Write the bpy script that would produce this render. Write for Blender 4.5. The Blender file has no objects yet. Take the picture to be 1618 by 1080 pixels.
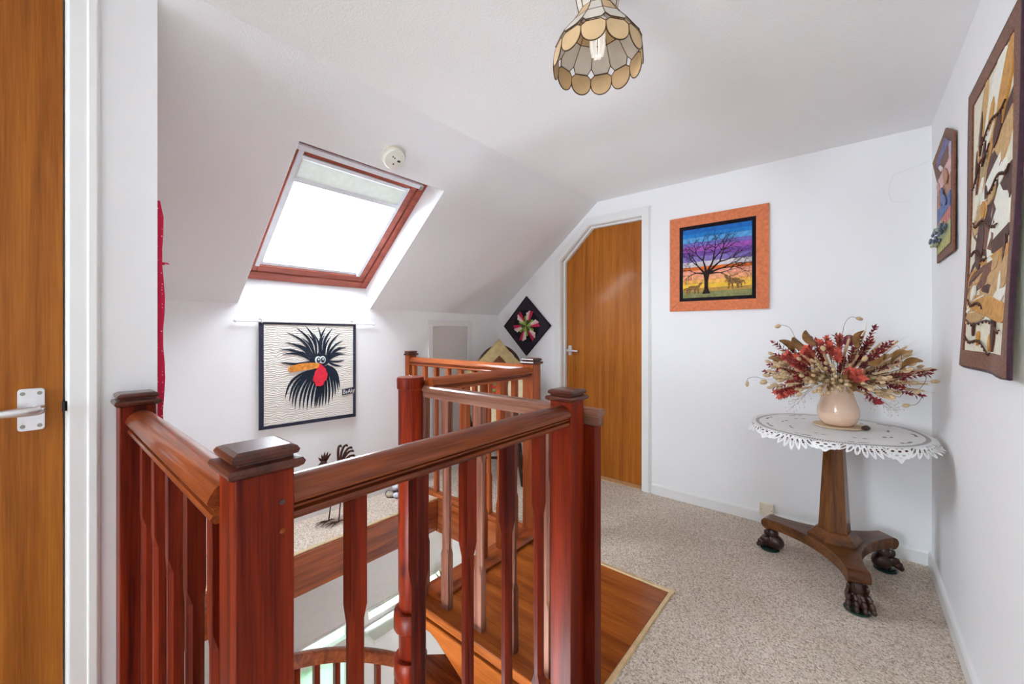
import bpy, bmesh, math, random
from mathutils import Vector, Matrix
random.seed(7)
PI = math.pi
scene = bpy.context.scene
COL = scene.collection

# ---------------------------------------------------------------- camera, world, light, exposure
cd = bpy.data.cameras.new('camera')
cam = bpy.data.objects.new('camera', cd)
COL.objects.link(cam)
cam.location = (0, 0, 1.2)
cam.rotation_euler = (PI / 2, 0, math.radians(40.092))
cd.sensor_width = 36
cd.lens = 637.11 / 1618 * 36
cd.shift_y = -16.44 / 1618
cd.clip_start = 0.02
scene.camera = cam

scene.view_settings.view_transform = 'Standard'
scene.view_settings.look = 'None'
scene.view_settings.gamma = 1
scene.view_settings.use_curve_mapping = False
scene.view_settings.exposure = 0.24
scene.cycles.use_denoising = True
scene.cycles.max_bounces = 14
scene.cycles.diffuse_bounces = 8
scene.cycles.transparent_max_bounces = 16
scene.cycles.sample_clamp_indirect = 8

world = bpy.data.worlds.new('overcast_sky')
scene.world = world
world.use_nodes = True
wb = world.node_tree.nodes['Background']
wb.inputs[0].default_value = (0.86, 0.96, 1.06, 1)
wb.inputs[1].default_value = 30.0

# room measures (metres; camera at the origin, 1.2 m up)
XR, YB, ZC = 0.3152, 2.9673, 2.2563          # right wall, far wall, flat ceiling
XL, ZK, XC = -2.6788, 1.3623, -1.5863        # knee wall, top of knee wall, slope meets ceiling
XW, YW = -1.63, 0.246                        # wall with the near door, its end
YF = -3.0                                    # wall behind the camera
WX0, WX1, WY0, WY1 = -2.283, -0.636, 0.165, 1.891   # stairwell opening
ZLOW = -2.45
TH = math.atan2(ZC - ZK, XC - XL)
CT, ST = math.cos(TH), math.sin(TH)


def S(y, u, n=0.0):
    """point on the sloping ceiling: along the ridge, up the slope, outwards"""
    return Vector((XL + u * CT - n * ST, y, ZK + u * ST + n * CT))


def portal(name, loc, rot, sx, sy):
    l = bpy.data.lights.new(name, 'AREA')
    l.shape = 'RECTANGLE'
    l.size, l.size_y = sx, sy
    l.cycles.is_portal = True
    o = bpy.data.objects.new(name, l)
    COL.objects.link(o)
    o.location = loc
    o.rotation_euler = rot
    return o


portal('skylight_portal', S(1.165, .52, .30), (0, -TH, 0), 1.0, .85)
portal('rear_fill_window_portal', (-1.15, YF - .12, 1.425), (PI / 2, 0, 0), .84, 1.39)  # guides sky through the added window behind the camera
portal('lower_window_portal', (XL - .12, 1.3, -1.3), (0, -PI / 2, 0), 1.9, 1.9)
portal('lower_fill_window_portal', (-.85, YW - .15, -.98), (PI / 2, 0, 0), 1.35, 1.3)  # guides sky through the added lower-storey window

# ---------------------------------------------------------------- materials
MATS = {}


def new_mat(name):
    m = bpy.data.materials.new(name)
    m.use_nodes = True
    nt = m.node_tree
    b = nt.nodes['Principled BSDF']
    MATS[name] = m
    return m, nt, b


def nd(nt, typ, **kw):
    n = nt.nodes.new(typ)
    for k, v in kw.items():
        if k.startswith('i_'):
            key = k[2:].replace('_', ' ')
            n.inputs[key].default_value = v
        else:
            setattr(n, k, v)
    return n


def coords(nt, scale=(1, 1, 1), rnd=True):
    tc = nd(nt, 'ShaderNodeTexCoord')
    mp = nd(nt, 'ShaderNodeMapping')
    mp.inputs['Scale'].default_value = scale
    nt.links.new(tc.outputs['Object'], mp.inputs['Vector'])
    if rnd:
        oi = nd(nt, 'ShaderNodeObjectInfo')
        mu = nd(nt, 'ShaderNodeMath', operation='MULTIPLY')
        mu.inputs[1].default_value = 37.0
        nt.links.new(oi.outputs['Random'], mu.inputs[0])
        cb = nd(nt, 'ShaderNodeCombineXYZ')
        for i in range(3):
            nt.links.new(mu.outputs[0], cb.inputs[i])
        nt.links.new(cb.outputs[0], mp.inputs['Location'])
    return mp


def ramp(nt, stops):
    r = nd(nt, 'ShaderNodeValToRGB')
    e = r.color_ramp.elements
    while len(e) < len(stops):
        e.new(0.5)
    for el, (p, c) in zip(e, stops):
        el.position = p
        el.color = (*c, 1)
    return r


def bump(nt, b, src, strength, dist):
    n = nd(nt, 'ShaderNodeBump')
    n.inputs['Strength'].default_value = strength
    n.inputs['Distance'].default_value = dist
    nt.links.new(src, n.inputs['Height'])
    nt.links.new(n.outputs[0], b.inputs['Normal'])


def plain(name, col, rough=.5, metal=0.0, spec=.5, var=.12, scale=30, bmp=0, bscale=None, bdist=.002, sheen=0):
    """colour with a little mottling and optional fine relief"""
    m, nt, b = new_mat(name)
    mp = coords(nt)
    nz = nd(nt, 'ShaderNodeTexNoise', i_Scale=scale, i_Detail=4.0)
    nt.links.new(mp.outputs[0], nz.inputs['Vector'])
    lo = tuple(max(0, c * (1 - var)) for c in col)
    hi = tuple(min(1, c * (1 + var)) for c in col)
    r = ramp(nt, [(.3, lo), (.7, hi)])
    nt.links.new(nz.outputs[0], r.inputs[0])
    nt.links.new(r.outputs[0], b.inputs['Base Color'])
    b.inputs['Roughness'].default_value = rough
    b.inputs['Metallic'].default_value = metal
    b.inputs['Specular IOR Level'].default_value = spec
    if sheen:
        b.inputs['Sheen Weight'].default_value = sheen
    if bmp:
        n2 = nd(nt, 'ShaderNodeTexNoise', i_Scale=bscale or scale, i_Detail=3.0)
        nt.links.new(mp.outputs[0], n2.inputs['Vector'])
        bump(nt, b, n2.outputs[0], bmp, bdist)
    return m


def wood(name, axis, dark, light, rough=.3, coat=.3, across=22, along=1.3, knots=False, crough=.12):
    m, nt, b = new_mat(name)
    sc = [across] * 3
    sc['xyz'.index(axis)] = along
    mp = coords(nt, tuple(sc))
    n1 = nd(nt, 'ShaderNodeTexNoise', i_Scale=1.0, i_Detail=5.0, i_Roughness=.6, i_Distortion=.5)
    nt.links.new(mp.outputs[0], n1.inputs['Vector'])
    sc2 = [260] * 3
    sc2['xyz'.index(axis)] = 7
    mp2 = coords(nt, tuple(sc2))
    n2 = nd(nt, 'ShaderNodeTexNoise', i_Scale=1.0, i_Detail=3.0)
    nt.links.new(mp2.outputs[0], n2.inputs['Vector'])
    mx = nd(nt, 'ShaderNodeMix', data_type='FLOAT')
    mx.inputs['Factor'].default_value = .32
    nt.links.new(n1.outputs[0], mx.inputs['A'])
    nt.links.new(n2.outputs[0], mx.inputs['B'])
    mid = tuple((a + c) / 2 for a, c in zip(dark, light))
    r = ramp(nt, [(.36, dark), (.5, mid), (.64, light)])
    nt.links.new(mx.outputs['Result'], r.inputs[0])
    out = r.outputs[0]
    # each board a touch lighter or darker
    oi = nd(nt, 'ShaderNodeObjectInfo')
    mr = nd(nt, 'ShaderNodeMapRange')
    mr.inputs['To Min'].default_value = .82
    mr.inputs['To Max'].default_value = 1.18
    nt.links.new(oi.outputs['Random'], mr.inputs['Value'])
    hs = nd(nt, 'ShaderNodeHueSaturation')
    nt.links.new(mr.outputs[0], hs.inputs['Value'])
    nt.links.new(out, hs.inputs['Color'])
    out = hs.outputs[0]
    if knots:
        tc = nd(nt, 'ShaderNodeTexCoord')
        ks = [7] * 3
        ks['xyz'.index(axis)] = 3.2
        mk = coords(nt, tuple(ks))
        vo = nd(nt, 'ShaderNodeTexVoronoi', i_Scale=1.0)
        nt.links.new(mk.outputs[0], vo.inputs['Vector'])
        kr = ramp(nt, [(.06, (.25, .2, .2)), (.16, (1, 1, 1))])
        nt.links.new(vo.outputs['Distance'], kr.inputs[0])
        mm = nd(nt, 'ShaderNodeMix', data_type='RGBA', blend_type='MULTIPLY')
        mm.inputs[0].default_value = .8
        nt.links.new(out, mm.inputs[6])
        nt.links.new(kr.outputs[0], mm.inputs[7])
        out = mm.outputs[2]
    nt.links.new(out, b.inputs['Base Color'])
    b.inputs['Roughness'].default_value = rough
    b.inputs['Coat Weight'].default_value = coat
    b.inputs['Coat Roughness'].default_value = crough
    b.inputs['Specular IOR Level'].default_value = .12
    bump(nt, b, n2.outputs[0], .12, .001)
    return m


def wall_mat(name, col, tex=0.0, scale=90, rough=.75, dist=.003):
    m, nt, b = new_mat(name)
    mp = coords(nt, rnd=False)
    nz = nd(nt, 'ShaderNodeTexNoise', i_Scale=1.4, i_Detail=5.0)
    nt.links.new(mp.outputs[0], nz.inputs['Vector'])
    r = ramp(nt, [(.3, tuple(c * .965 for c in col)), (.7, col)])
    nt.links.new(nz.outputs[0], r.inputs[0])
    nt.links.new(r.outputs[0], b.inputs['Base Color'])
    b.inputs['Roughness'].default_value = rough
    b.inputs['Specular IOR Level'].default_value = .3
    n2 = nd(nt, 'ShaderNodeTexNoise', i_Scale=scale, i_Detail=3.0, i_Roughness=.6)
    nt.links.new(mp.outputs[0], n2.inputs['Vector'])
    bump(nt, b, n2.outputs[0], tex, dist)
    return m


def carpet_mat(name):
    m, nt, b = new_mat(name)
    mp = coords(nt, rnd=False)
    vo = nd(nt, 'ShaderNodeTexVoronoi', i_Scale=185.0, i_Randomness=.8)
    nt.links.new(mp.outputs[0], vo.inputs['Vector'])
    sp = nd(nt, 'ShaderNodeSeparateColor')
    nt.links.new(vo.outputs['Color'], sp.inputs[0])
    r = ramp(nt, [(0.0, (.36, .275, .21)), (.3, (.60, .50, .405)), (.75, (.73, .63, .53)), (1.0, (.84, .75, .65))])
    nt.links.new(sp.outputs[0], r.inputs[0])
    big = nd(nt, 'ShaderNodeTexNoise', i_Scale=2.2, i_Detail=4.0)
    nt.links.new(mp.outputs[0], big.inputs['Vector'])
    rb = ramp(nt, [(.3, (.86, .84, .82)), (.65, (1, 1, 1))])
    nt.links.new(big.outputs[0], rb.inputs[0])
    mm = nd(nt, 'ShaderNodeMix', data_type='RGBA', blend_type='MULTIPLY')
    mm.inputs[0].default_value = 1
    nt.links.new(r.outputs[0], mm.inputs[6])
    nt.links.new(rb.outputs[0], mm.inputs[7])
    nt.links.new(mm.outputs[2], b.inputs['Base Color'])
    b.inputs['Roughness'].default_value = .95
    b.inputs['Specular IOR Level'].default_value = .1
    iv = nd(nt, 'ShaderNodeMath', operation='SUBTRACT')
    iv.inputs[0].default_value = 1.0
    nt.links.new(vo.outputs['Distance'], iv.inputs[1])
    bump(nt, b, iv.outputs[0], .8, .004)
    return m


def glass_mat(name, tint=(1, 1, 1), rough=0.0, frost=0.0):
    m, nt, b = new_mat(name)
    out = nt.nodes['Material Output']
    tr = nd(nt, 'ShaderNodeBsdfTransparent')
    tr.inputs[0].default_value = (*tint, 1)
    gl = nd(nt, 'ShaderNodeBsdfGlossy')
    gl.inputs['Roughness'].default_value = rough
    lw = nd(nt, 'ShaderNodeLayerWeight')
    pw = nd(nt, 'ShaderNodeMath', operation='POWER')
    pw.inputs[1].default_value = 5.0
    nt.links.new(lw.outputs['Facing'], pw.inputs[0])
    fr = nd(nt, 'ShaderNodeMath', operation='MULTIPLY_ADD')
    fr.inputs[1].default_value = .8
    fr.inputs[2].default_value = .04
    nt.links.new(pw.outputs[0], fr.inputs[0])
    mx = nd(nt, 'ShaderNodeMixShader')
    nt.links.new(fr.outputs[0], mx.inputs[0])
    nt.links.new(tr.outputs[0], mx.inputs[1])
    nt.links.new(gl.outputs[0], mx.inputs[2])
    last = mx
    if frost:
        tl = nd(nt, 'ShaderNodeBsdfTranslucent')
        tl.inputs[0].default_value = (*tint, 1)
        m2 = nd(nt, 'ShaderNodeMixShader')
        m2.inputs[0].default_value = frost
        nt.links.new(mx.outputs[0], m2.inputs[1])
        nt.links.new(tl.outputs[0], m2.inputs[2])
        last = m2
        mp = coords(nt, rnd=False)
        vo = nd(nt, 'ShaderNodeTexVoronoi', i_Scale=160.0)
        nt.links.new(mp.outputs[0], vo.inputs['Vector'])
        bn = nd(nt, 'ShaderNodeBump')
        bn.inputs['Strength'].default_value = .6
        bn.inputs['Distance'].default_value = .004
        nt.links.new(vo.outputs['Distance'], bn.inputs['Height'])
        for n in (gl, tl):
            nt.links.new(bn.outputs[0], n.inputs['Normal'])
    nt.links.new(last.outputs[0], out.inputs['Surface'])
    return m


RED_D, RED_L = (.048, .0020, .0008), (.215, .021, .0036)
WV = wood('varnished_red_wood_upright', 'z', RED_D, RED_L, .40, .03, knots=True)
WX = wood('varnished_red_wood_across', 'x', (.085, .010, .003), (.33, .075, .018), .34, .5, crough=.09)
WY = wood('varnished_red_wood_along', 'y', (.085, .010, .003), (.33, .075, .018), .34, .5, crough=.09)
WVO = wood('skylight_toned_red_wood_upright', 'z', (.17, .026, .007), (.40, .098, .024), .36, .2, knots=True)  # lit copies of the red wood: skylight's glow put into the colour
WXO = wood('skylight_toned_red_wood_across', 'x', (.18, .030, .008), (.42, .11, .026), .32, .4)
WYO = wood('skylight_toned_red_wood_along', 'y', (.12, .018, .005), (.32, .075, .018), .32, .4)
WVG = wood('weathered_wood_upright', 'z', (.095, .022, .010), (.29, .130, .085), .42, .1, knots=True)
WXG = wood('weathered_wood_across', 'x', (.12, .032, .015), (.33, .155, .10), .35, .3)
CAPM = wood('dark_newel_cap_wood', 'x', (.035, .010, .007), (.11, .028, .016), .28, .5)
TREAD = wood('orange_tread_wood', 'x', (.16, .030, .005), (.38, .105, .016), .26, .28, 14)
DOORW = wood('teak_veneer', 'z', (.24, .066, .008), (.46, .155, .020), .36, .12, 26, .7)
WALNUT_Z = wood('walnut_upright', 'z', (.06, .018, .006), (.22, .085, .025), .28, .4)
WALNUT_X = wood('walnut_flat', 'x', (.055, .018, .007), (.19, .07, .022), .3, .4)
PAWM = plain('dark_carved_wood', (.035, .012, .007), .28, var=.4, spec=.6)
WALLM = wall_mat('white_emulsion_wall', (.86, .865, .87), .15, 60)
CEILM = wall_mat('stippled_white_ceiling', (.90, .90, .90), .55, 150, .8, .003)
SLOPEM = wall_mat('textured_white_slope_shaded', (.80, .79, .795), .55, 150, .8, .003)  # same white paint as the ceiling, greyed to colour in the slope's shade
GLOSSW = wall_mat('white_gloss_paint', (.80, .80, .785), .05, 20, .28)
CUPM = wall_mat('pale_cupboard_paint', (.62, .59, .56), .05, 20, .45)
CARPET = carpet_mat('beige_loop_carpet')
BRASS = plain('pale_brass_strip', (.75, .58, .32), .35, .6)
SKYRED = wood('mahogany_window_paint', 'y', (.22, .045, .030), (.38, .095, .062), .35, .2)
GREYRAIL = plain('pale_grey_aluminium', (.74, .76, .80), .4, .1, var=.04)
OFFW = plain('off_white_plastic', (.76, .74, .66), .45, var=.04)
IVORY = plain('ivory_plastic', (.78, .72, .58), .45, var=.04)
BLACKM = plain('black_plastic', (.012, .012, .013), .5)
CHROME = plain('brushed_aluminium', (.74, .74, .75), .3, .85, var=.05)
SCREWM = plain('steel_screw', (.30, .28, .25), .35, .9)
GLASS = glass_mat('clear_glass')
FROST = glass_mat('green_textured_glass', (.86, .93, .88), .25, .75)
IRON = plain('rusty_brown_iron', (.075, .030, .020), .5, .6, var=.4)


# ---------------------------------------------------------------- mesh helpers
class MB:
    def __init__(self):
        self.v, self.f, self.mi = [], [], []

    def add(self, verts, faces, mi=0):
        n = len(self.v)
        self.v += [Vector(p) for p in verts]
        self.f += [tuple(i + n for i in f) for f in faces]
        self.mi += [mi] * len(faces)
        return self

    def box(self, x0, x1, y0, y1, z0, z1, mi=0):
        v = [(x, y, z) for x in (x0, x1) for y in (y0, y1) for z in (z0, z1)]
        f = [(0, 1, 3, 2), (4, 6, 7, 5), (0, 4, 5, 1), (2, 3, 7, 6), (0, 2, 6, 4), (1, 5, 7, 3)]
        return self.add(v, f, mi)

    def tbox(self, fn, a0, a1, b0, b1, c0, c1, mi=0):
        v = [fn(a, b, c) for a in (a0, a1) for b in (b0, b1) for c in (c0, c1)]
        f = [(0, 1, 3, 2), (4, 6, 7, 5), (0, 4, 5, 1), (2, 3, 7, 6), (0, 2, 6, 4), (1, 5, 7, 3)]
        return self.add(v, f, mi)

    def prism(self, poly, fn, c0, c1, mi=0):
        """poly in 2D, fn(a,b,c) -> 3D, extruded c0..c1"""
        n = len(poly)
        v = [fn(a, b, c0) for a, b in poly] + [fn(a, b, c1) for a, b in poly]
        f = [tuple(range(n))[::-1], tuple(range(n, 2 * n))]
        f += [(i, (i + 1) % n, n + (i + 1) % n, n + i) for i in range(n)]
        return self.add(v, f, mi)

    def loft(self, rings, cap=True, mi=0, closed=True):
        n = len(rings[0])
        v = [p for r in rings for p in r]
        f = []
        for k in range(len(rings) - 1):
            for i in range(n if closed else n - 1):
                j = (i + 1) % n
                f.append((k * n + i, k * n + j, (k + 1) * n + j, (k + 1) * n + i))
        if cap and closed:
            f.append(tuple(range(n))[::-1])
            f.append(tuple((len(rings) - 1) * n + i for i in range(n)))
        return self.add(v, f, mi)

    def lathe(self, prof, c=(0, 0, 0), seg=24, mi=0, cap=True):
        rings = [[(c[0] + r * math.cos(2 * PI * i / seg), c[1] + r * math.sin(2 * PI * i / seg), c[2] + z)
                  for i in range(seg)] for r, z in prof]
        return self.loft(rings, cap, mi)

    def tube(self, pts, r, seg=8, mi=0, cap=True):
        pts = [Vector(p) for p in pts]
        rr = r if isinstance(r, (list, tuple)) else [r] * len(pts)
        rings = []
        prev = None
        for k, p in enumerate(pts):
            d = (pts[min(k + 1, len(pts) - 1)] - pts[max(k - 1, 0)])
            if d.length < 1e-9:
                d = Vector((0, 0, 1))
            d.normalize()
            if prev is None:
                a = d.orthogonal().normalized()
            else:
                a = prev - d * prev.dot(d)
                a = a.normalized() if a.length > 1e-6 else d.orthogonal().normalized()
            prev = a
            b = d.cross(a)
            rings.append([p + (a * math.cos(2 * PI * i / seg) + b * math.sin(2 * PI * i / seg)) * rr[k]
                          for i in range(seg)])
        return self.loft(rings, cap, mi)

    def ball(self, c, rx, ry=None, rz=None, seg=10, rings=6, rot=None, mi=0):
        ry = ry or rx
        rz = rz or rx
        c = Vector(c)
        v = [Vector((0, 0, -rz))]
        for k in range(1, rings):
            t = -PI / 2 + PI * k / rings
            for i in range(seg):
                a = 2 * PI * i / seg
                v.append(Vector((rx * math.cos(t) * math.cos(a), ry * math.cos(t) * math.sin(a), rz * math.sin(t))))
        v.append(Vector((0, 0, rz)))
        if rot is not None:
            v = [rot @ p for p in v]
        v = [p + c for p in v]
        f = [(0, 1 + (i + 1) % seg, 1 + i) for i in range(seg)]
        for k in range(rings - 2):
            b = 1 + k * seg
            f += [(b + i, b + (i + 1) % seg, b + seg + (i + 1) % seg, b + seg + i) for i in range(seg)]
        b = 1 + (rings - 2) * seg
        f += [(b + i, b + (i + 1) % seg, len(v) - 1) for i in range(seg)]
        return self.add(v, f, mi)


def obj(name, mb, mats, parent=None, smooth=None, bevel=0, base=None):
    """link one mesh object; vertices are given in world space"""
    off = Vector((0, 0, 0))
    if parent is not None:
        off = world_loc(parent)
    loc = Vector(base) if base is not None else off
    me = bpy.data.meshes.new(name)
    me.from_pydata([tuple(p - loc) for p in mb.v], [], mb.f)
    bm = bmesh.new()
    bm.from_mesh(me)
    bmesh.ops.recalc_face_normals(bm, faces=bm.faces)
    bm.to_mesh(me)
    bm.free()
    if not isinstance(mats, (list, tuple)):
        mats = [mats]
    for m in mats:
        me.materials.append(m)
    if len(mats) > 1:
        for p, i in zip(me.polygons, mb.mi):
            p.material_index = i
    if smooth is not None:
        me.shade_smooth()
        me.set_sharp_from_angle(angle=math.radians(smooth))
    o = bpy.data.objects.new(name, me)
    COL.objects.link(o)
    if parent is not None:
        o.parent = parent
        o.location = loc - off
    else:
        o.location = loc
    if bevel:
        bv = o.modifiers.new('bevel', 'BEVEL')
        bv.width = bevel
        bv.segments = 2
        bv.limit_method = 'ANGLE'
    return o


def world_loc(o):
    p = Vector(o.location)
    while o.parent is not None:
        o = o.parent
        p += Vector(o.location)
    return p


def tag(o, label, cat, group=None):
    o['label'] = label
    o['category'] = cat
    if group:
        o['group'] = group
    return o


def thing(name, label, cat, loc, group=None):
    o = bpy.data.objects.new(name, None)
    COL.objects.link(o)
    o.location = loc
    o.empty_display_size = .05
    return tag(o, label, cat, group)


def struct(name, mb, mat, parent=None, smooth=None, bevel=0):
    o = obj(name, mb, mat, parent, smooth, bevel)
    if parent is None:
        o['kind'] = 'structure'
    return o


# ================================================================ THE SETTING
f = MB()
ZF = -.22
for (x0, x1, y0, y1) in [(WX1, XR, YF, YB), (XL, WX1, WY1, YB), (XL, WX0, WY0, WY1), (XW - 1.05, WX1, YF, WY0)]:
    f.box(x0, x1, y0, y1, ZF, 0)
struct('floor', f, CARPET)

# far wall, with the chamfer-headed door opening (local a = X, b = Z, c = Y)
DX0, DX1, DZ = -1.945, -1.20, 2.085           # opening
DCX, DCZ = -1.665, 1.815                        # head corner, left corner of the cut
fw = lambda a, b, c: (a, c, b)
w = MB()
slopez = lambda x: ZK + (x - XL) * math.tan(TH)
w.prism([(XL, -.22), (DX0, -.22), (DX0, DCZ), (DX0, slopez(DX0)), (XL, ZK)], fw, YB, YB + .1)
w.prism([(DX0, DCZ), (DCX, DZ), (DCX, slopez(DCX)), (DX0, slopez(DX0))], fw, YB, YB + .1)
w.prism([(DCX, DZ), (DX1, DZ), (DX1, ZC), (XC, ZC), (DCX, slopez(DCX))], fw, YB, YB + .1)
w.box(DX1, XR, YB, YB + .1, -.22, ZC)
struct('wall_back', w, WALLM)

w = MB()
w.box(XR, XR + .1, YF, YB + .1, ZLOW, ZC)
struct('wall_right', w, WALLM)

w = MB()      # knee wall
w.box(XL - .1, XL, -1.1, YB + .1, -.22, ZK)
struct('wall_left', w, WALLM)

c = MB()
c.box(XC, XR + .1, YF - .1, YB + .1, ZC, ZC + .06).box(XW - .1, XC, YF - .1, -1.0, ZC, ZC + .06)
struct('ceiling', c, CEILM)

# sloping ceiling with the rooflight opening and its reveals
SY0, SY1, SU1 = .752, 1.577, 1.066
UT = math.hypot(XC - XL, ZC - ZK)
c = MB()


def quad(mb, pts, mi=0):
    mb.add(pts, [tuple(range(len(pts)))], mi)


YS = -1.0                                   # the roof slope ends here, behind the camera
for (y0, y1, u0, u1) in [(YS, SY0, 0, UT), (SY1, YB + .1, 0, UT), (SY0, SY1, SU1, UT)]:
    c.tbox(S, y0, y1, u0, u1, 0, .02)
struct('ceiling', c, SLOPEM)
c = MB()
RV = .24
quad(c, [S(SY0 + .002, -.0, 0), S(SY0 + .002, SU1, 0), S(SY0 + .002, SU1, RV), S(SY0 + .002, -.16, RV)])
quad(c, [S(SY1 - .002, -.0, 0), S(SY1 - .002, SU1, 0), S(SY1 - .002, SU1, RV), S(SY1 - .002, -.16, RV)])
quad(c, [S(SY0, SU1 - .002, 0), S(SY1, SU1 - .002, 0), S(SY1, SU1 - .002, RV), S(SY0, SU1 - .002, RV)])
quad(c, [S(SY0, 0, 0), S(SY1, 0, 0), S(SY1, .05, .155), S(SY0, .05, .155)])
quad(c, [S(SY0, .05, .155), S(SY1, .05, .155), S(SY1, .05, RV), S(SY0, .05, RV)])
struct('trim_1', c, WALLM)

# wall with the near door (faces the camera), end return of the stairwell, wall behind the camera
NDY0, NDY1, NDZ = -.78, .056, 2.13
w = MB()
for (y0, y1, z0, z1) in [(NDY1 + .012, YW, ZLOW, 2.22), (NDY0, NDY1 + .012, NDZ, 2.22), (-1.0, NDY0, -.22, 2.22)]:
    w.box(XW - .1, XW, y0, y1, z0, z1)
struct('wall_front', w, WALLM)
w = MB()
w.prism([(XL - .1, ZLOW), (XW - .1, ZLOW), (XW - .1, slopez(XW - .1)), (XL, ZK), (XL - .1, ZK)], fw, YW - .1, YW)
struct('wall_end', w, WALLM)
w = MB()
RX0, RX1, RZ0, RZ1 = -1.55, -.80, .75, 2.10
w.box(XW - .1, RX0, YF - .1, YF, -.22, ZC).box(RX1, XR + .1, YF - .1, YF, -.22, ZC)
w.box(RX0, RX1, YF - .1, YF, -.22, RZ0).box(RX0, RX1, YF - .1, YF, RZ1, ZC)
struct('wall_rear', w, WALLM)
w = MB()
w.box(XW - .1, XW, YF, YS, -.22, ZC)
w.prism([(XL - .1, -.22), (XW - .1, -.22), (XW - .1, slopez(XW - .1)), (XL, ZK), (XL - .1, ZK)], fw, YS - .1, YS)
struct('wall_rear_left', w, WALLM)
wn = MB()
wn.box(RX0, RX1, YF - .09, YF - .03, RZ0, RZ0 + .05).box(RX0, RX1, YF - .09, YF - .03, RZ1 - .05, RZ1)
for x in (RX0, RX1 - .05):
    wn.box(x, x + .05, YF - .09, YF - .03, RZ0 + .05, RZ1 - .05)
rw = struct('window_4', wn, GLOSSW)  # unseen window, added to let fill daylight in from behind the camera
obj('pane', MB().box(RX0 + .05, RX1 - .05, YF - .062, YF - .058, RZ0 + .05, RZ1 - .05), GLASS, rw)

# lower storey seen through the stairwell
w = MB()
w.box(XL - .1, XR + .1, YW - .1, YB + .1, ZLOW - .05, ZLOW)
struct('floor', w, CARPET)
w = MB()
w.box(XL - .1, XR, YB, YB + .1, ZLOW, -.22)
struct('wall_lower_back', w, WALLM)
w = MB()
w.box(XW, -1.5, YW - .1, YW, ZLOW, -.22).box(-.2, XR, YW - .1, YW, ZLOW, -.22)
w.box(-1.5, -.2, YW - .1, YW, ZLOW, -1.6).box(-1.5, -.2, YW - .1, YW, -.35, -.22)
struct('wall_lower_front', w, WALLM)
m = MB()
for (x0, x1, z0, z1) in ((-1.5, -.2, -1.6, -1.56), (-1.5, -.2, -.39, -.35), (-1.5, -1.46, -1.56, -.39), (-.24, -.2, -1.56, -.39)):
    m.box(x0, x1, YW - .08, YW - .02, z0, z1)
w5 = struct('window_5', m, GLOSSW)  # unseen window, added to brighten the lower storey
obj('pane', MB().box(-1.46, -.24, YW - .052, YW - .048, -1.56, -.39), GLASS, w5)
w = MB()      # outer wall below the floor strip: tall textured window, small window with a sill
LW = [(.45, 1.44, -2.1, -.35), (1.535, 2.3, -.925, -.35)]
w.box(XL - .1, XL, YW, .45, ZLOW, -.22).box(XL - .1, XL, 1.44, 1.535, ZLOW, -.22).box(XL - .1, XL, 2.3, YB, ZLOW, -.22)
w.box(XL - .1, XL, .45, 2.3, -.35, -.22).box(XL - .1, XL, .45, 1.44, ZLOW, -2.1).box(XL - .1, XL, 1.535, 2.3, ZLOW, -.925)
struct('wall_lower_left', w, WALLM)
for k, (y0, y1, z0, z1) in enumerate(LW):
    m = MB()
    t = .035
    m.box(XL - .07, XL - .0, y0, y1, z0, z0 + t).box(XL - .07, XL - .0, y0, y1, z1 - t, z1)
    m.box(XL - .07, XL - .0, y0, y0 + t, z0 + t, z1 - t).box(XL - .07, XL - .0, y1 - t, y1, z0 + t, z1 - t)
    if k == 0:
        m.box(XL - .07, XL + .004, y0 + t, y1 - t, -.965, -.92)
    wo = struct('window_%d' % (k + 2), m, GLOSSW)
    obj('pane', MB().box(XL - .042, XL - .036, y0 + t, y1 - t, z0 + t, z1 - t), FROST if k == 0 else GLASS, wo)
m = MB()
m.box(XL - .0, XL + .17, 1.51, 2.34, -.955, -.925)
struct('trim_2', m, GLOSSW, bevel=.004)
bl = thing('roller_blind', 'plain white roller blind hanging over the window below the stairs', 'blind', (XL + .02, 1.4, -.25))
BLM = plain('white_blind_cloth', (.70, .67, .66), .8, var=.03)
obj('blind_cloth', MB().box(XL + .014, XL + .018, .5, 2.36, -.80, -.25), BLM, bl)
obj('bottom_bar', MB().box(XL + .010, XL + .022, .5, 2.36, -.812, -.795), BLM, bl)

# skirting boards
m = MB()
prof = [(0, 0), (-.015, 0), (-.015, .062), (-.010, .072), (-.004, .075), (0, .075)]
m.prism(prof, lambda a, b, c: (c, YB + a, b), -1.135, XR)
struct('baseboard_back', m, GLOSSW)
m = MB()
m.prism(prof, lambda a, b, c: (XR + a, c, b), YF, YB - .0)
struct('baseboard_right', m, GLOSSW)
m = MB()
m.prism(prof, lambda a, b, c: (c, YB + a, b), XL, -1.99)
struct('baseboard_corner', m, GLOSSW)
m = MB()
m.prism(prof, lambda a, b, c: (XL - a, c, b), YW, YB)
struct('baseboard_left', m, GLOSSW)

# pale brass strips between carpet and landing tread
m = MB()
m.prism([(0, .001), (.004, .006), (.018, .006), (.022, .001)], lambda a, b, c: (c, WY1 - .008 + a, b), -1.43, WX1 + .014)
struct('trim_3', m, BRASS)
m = MB()
m.prism([(0, .001), (.004, .006), (.018, .006), (.022, .001)], lambda a, b, c: (WX1 - .008 + a, c, b), .25, WY1 - .01)
struct('trim_4', m, BRASS)
m = MB()
m.prism([(0, .0), (.004, .004), (.02, .004), (.024, .0)], lambda a, b, c: (WX0 - .022 + a, c, b), YW, WY1)
struct('trim_5', m, BRASS)
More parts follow.
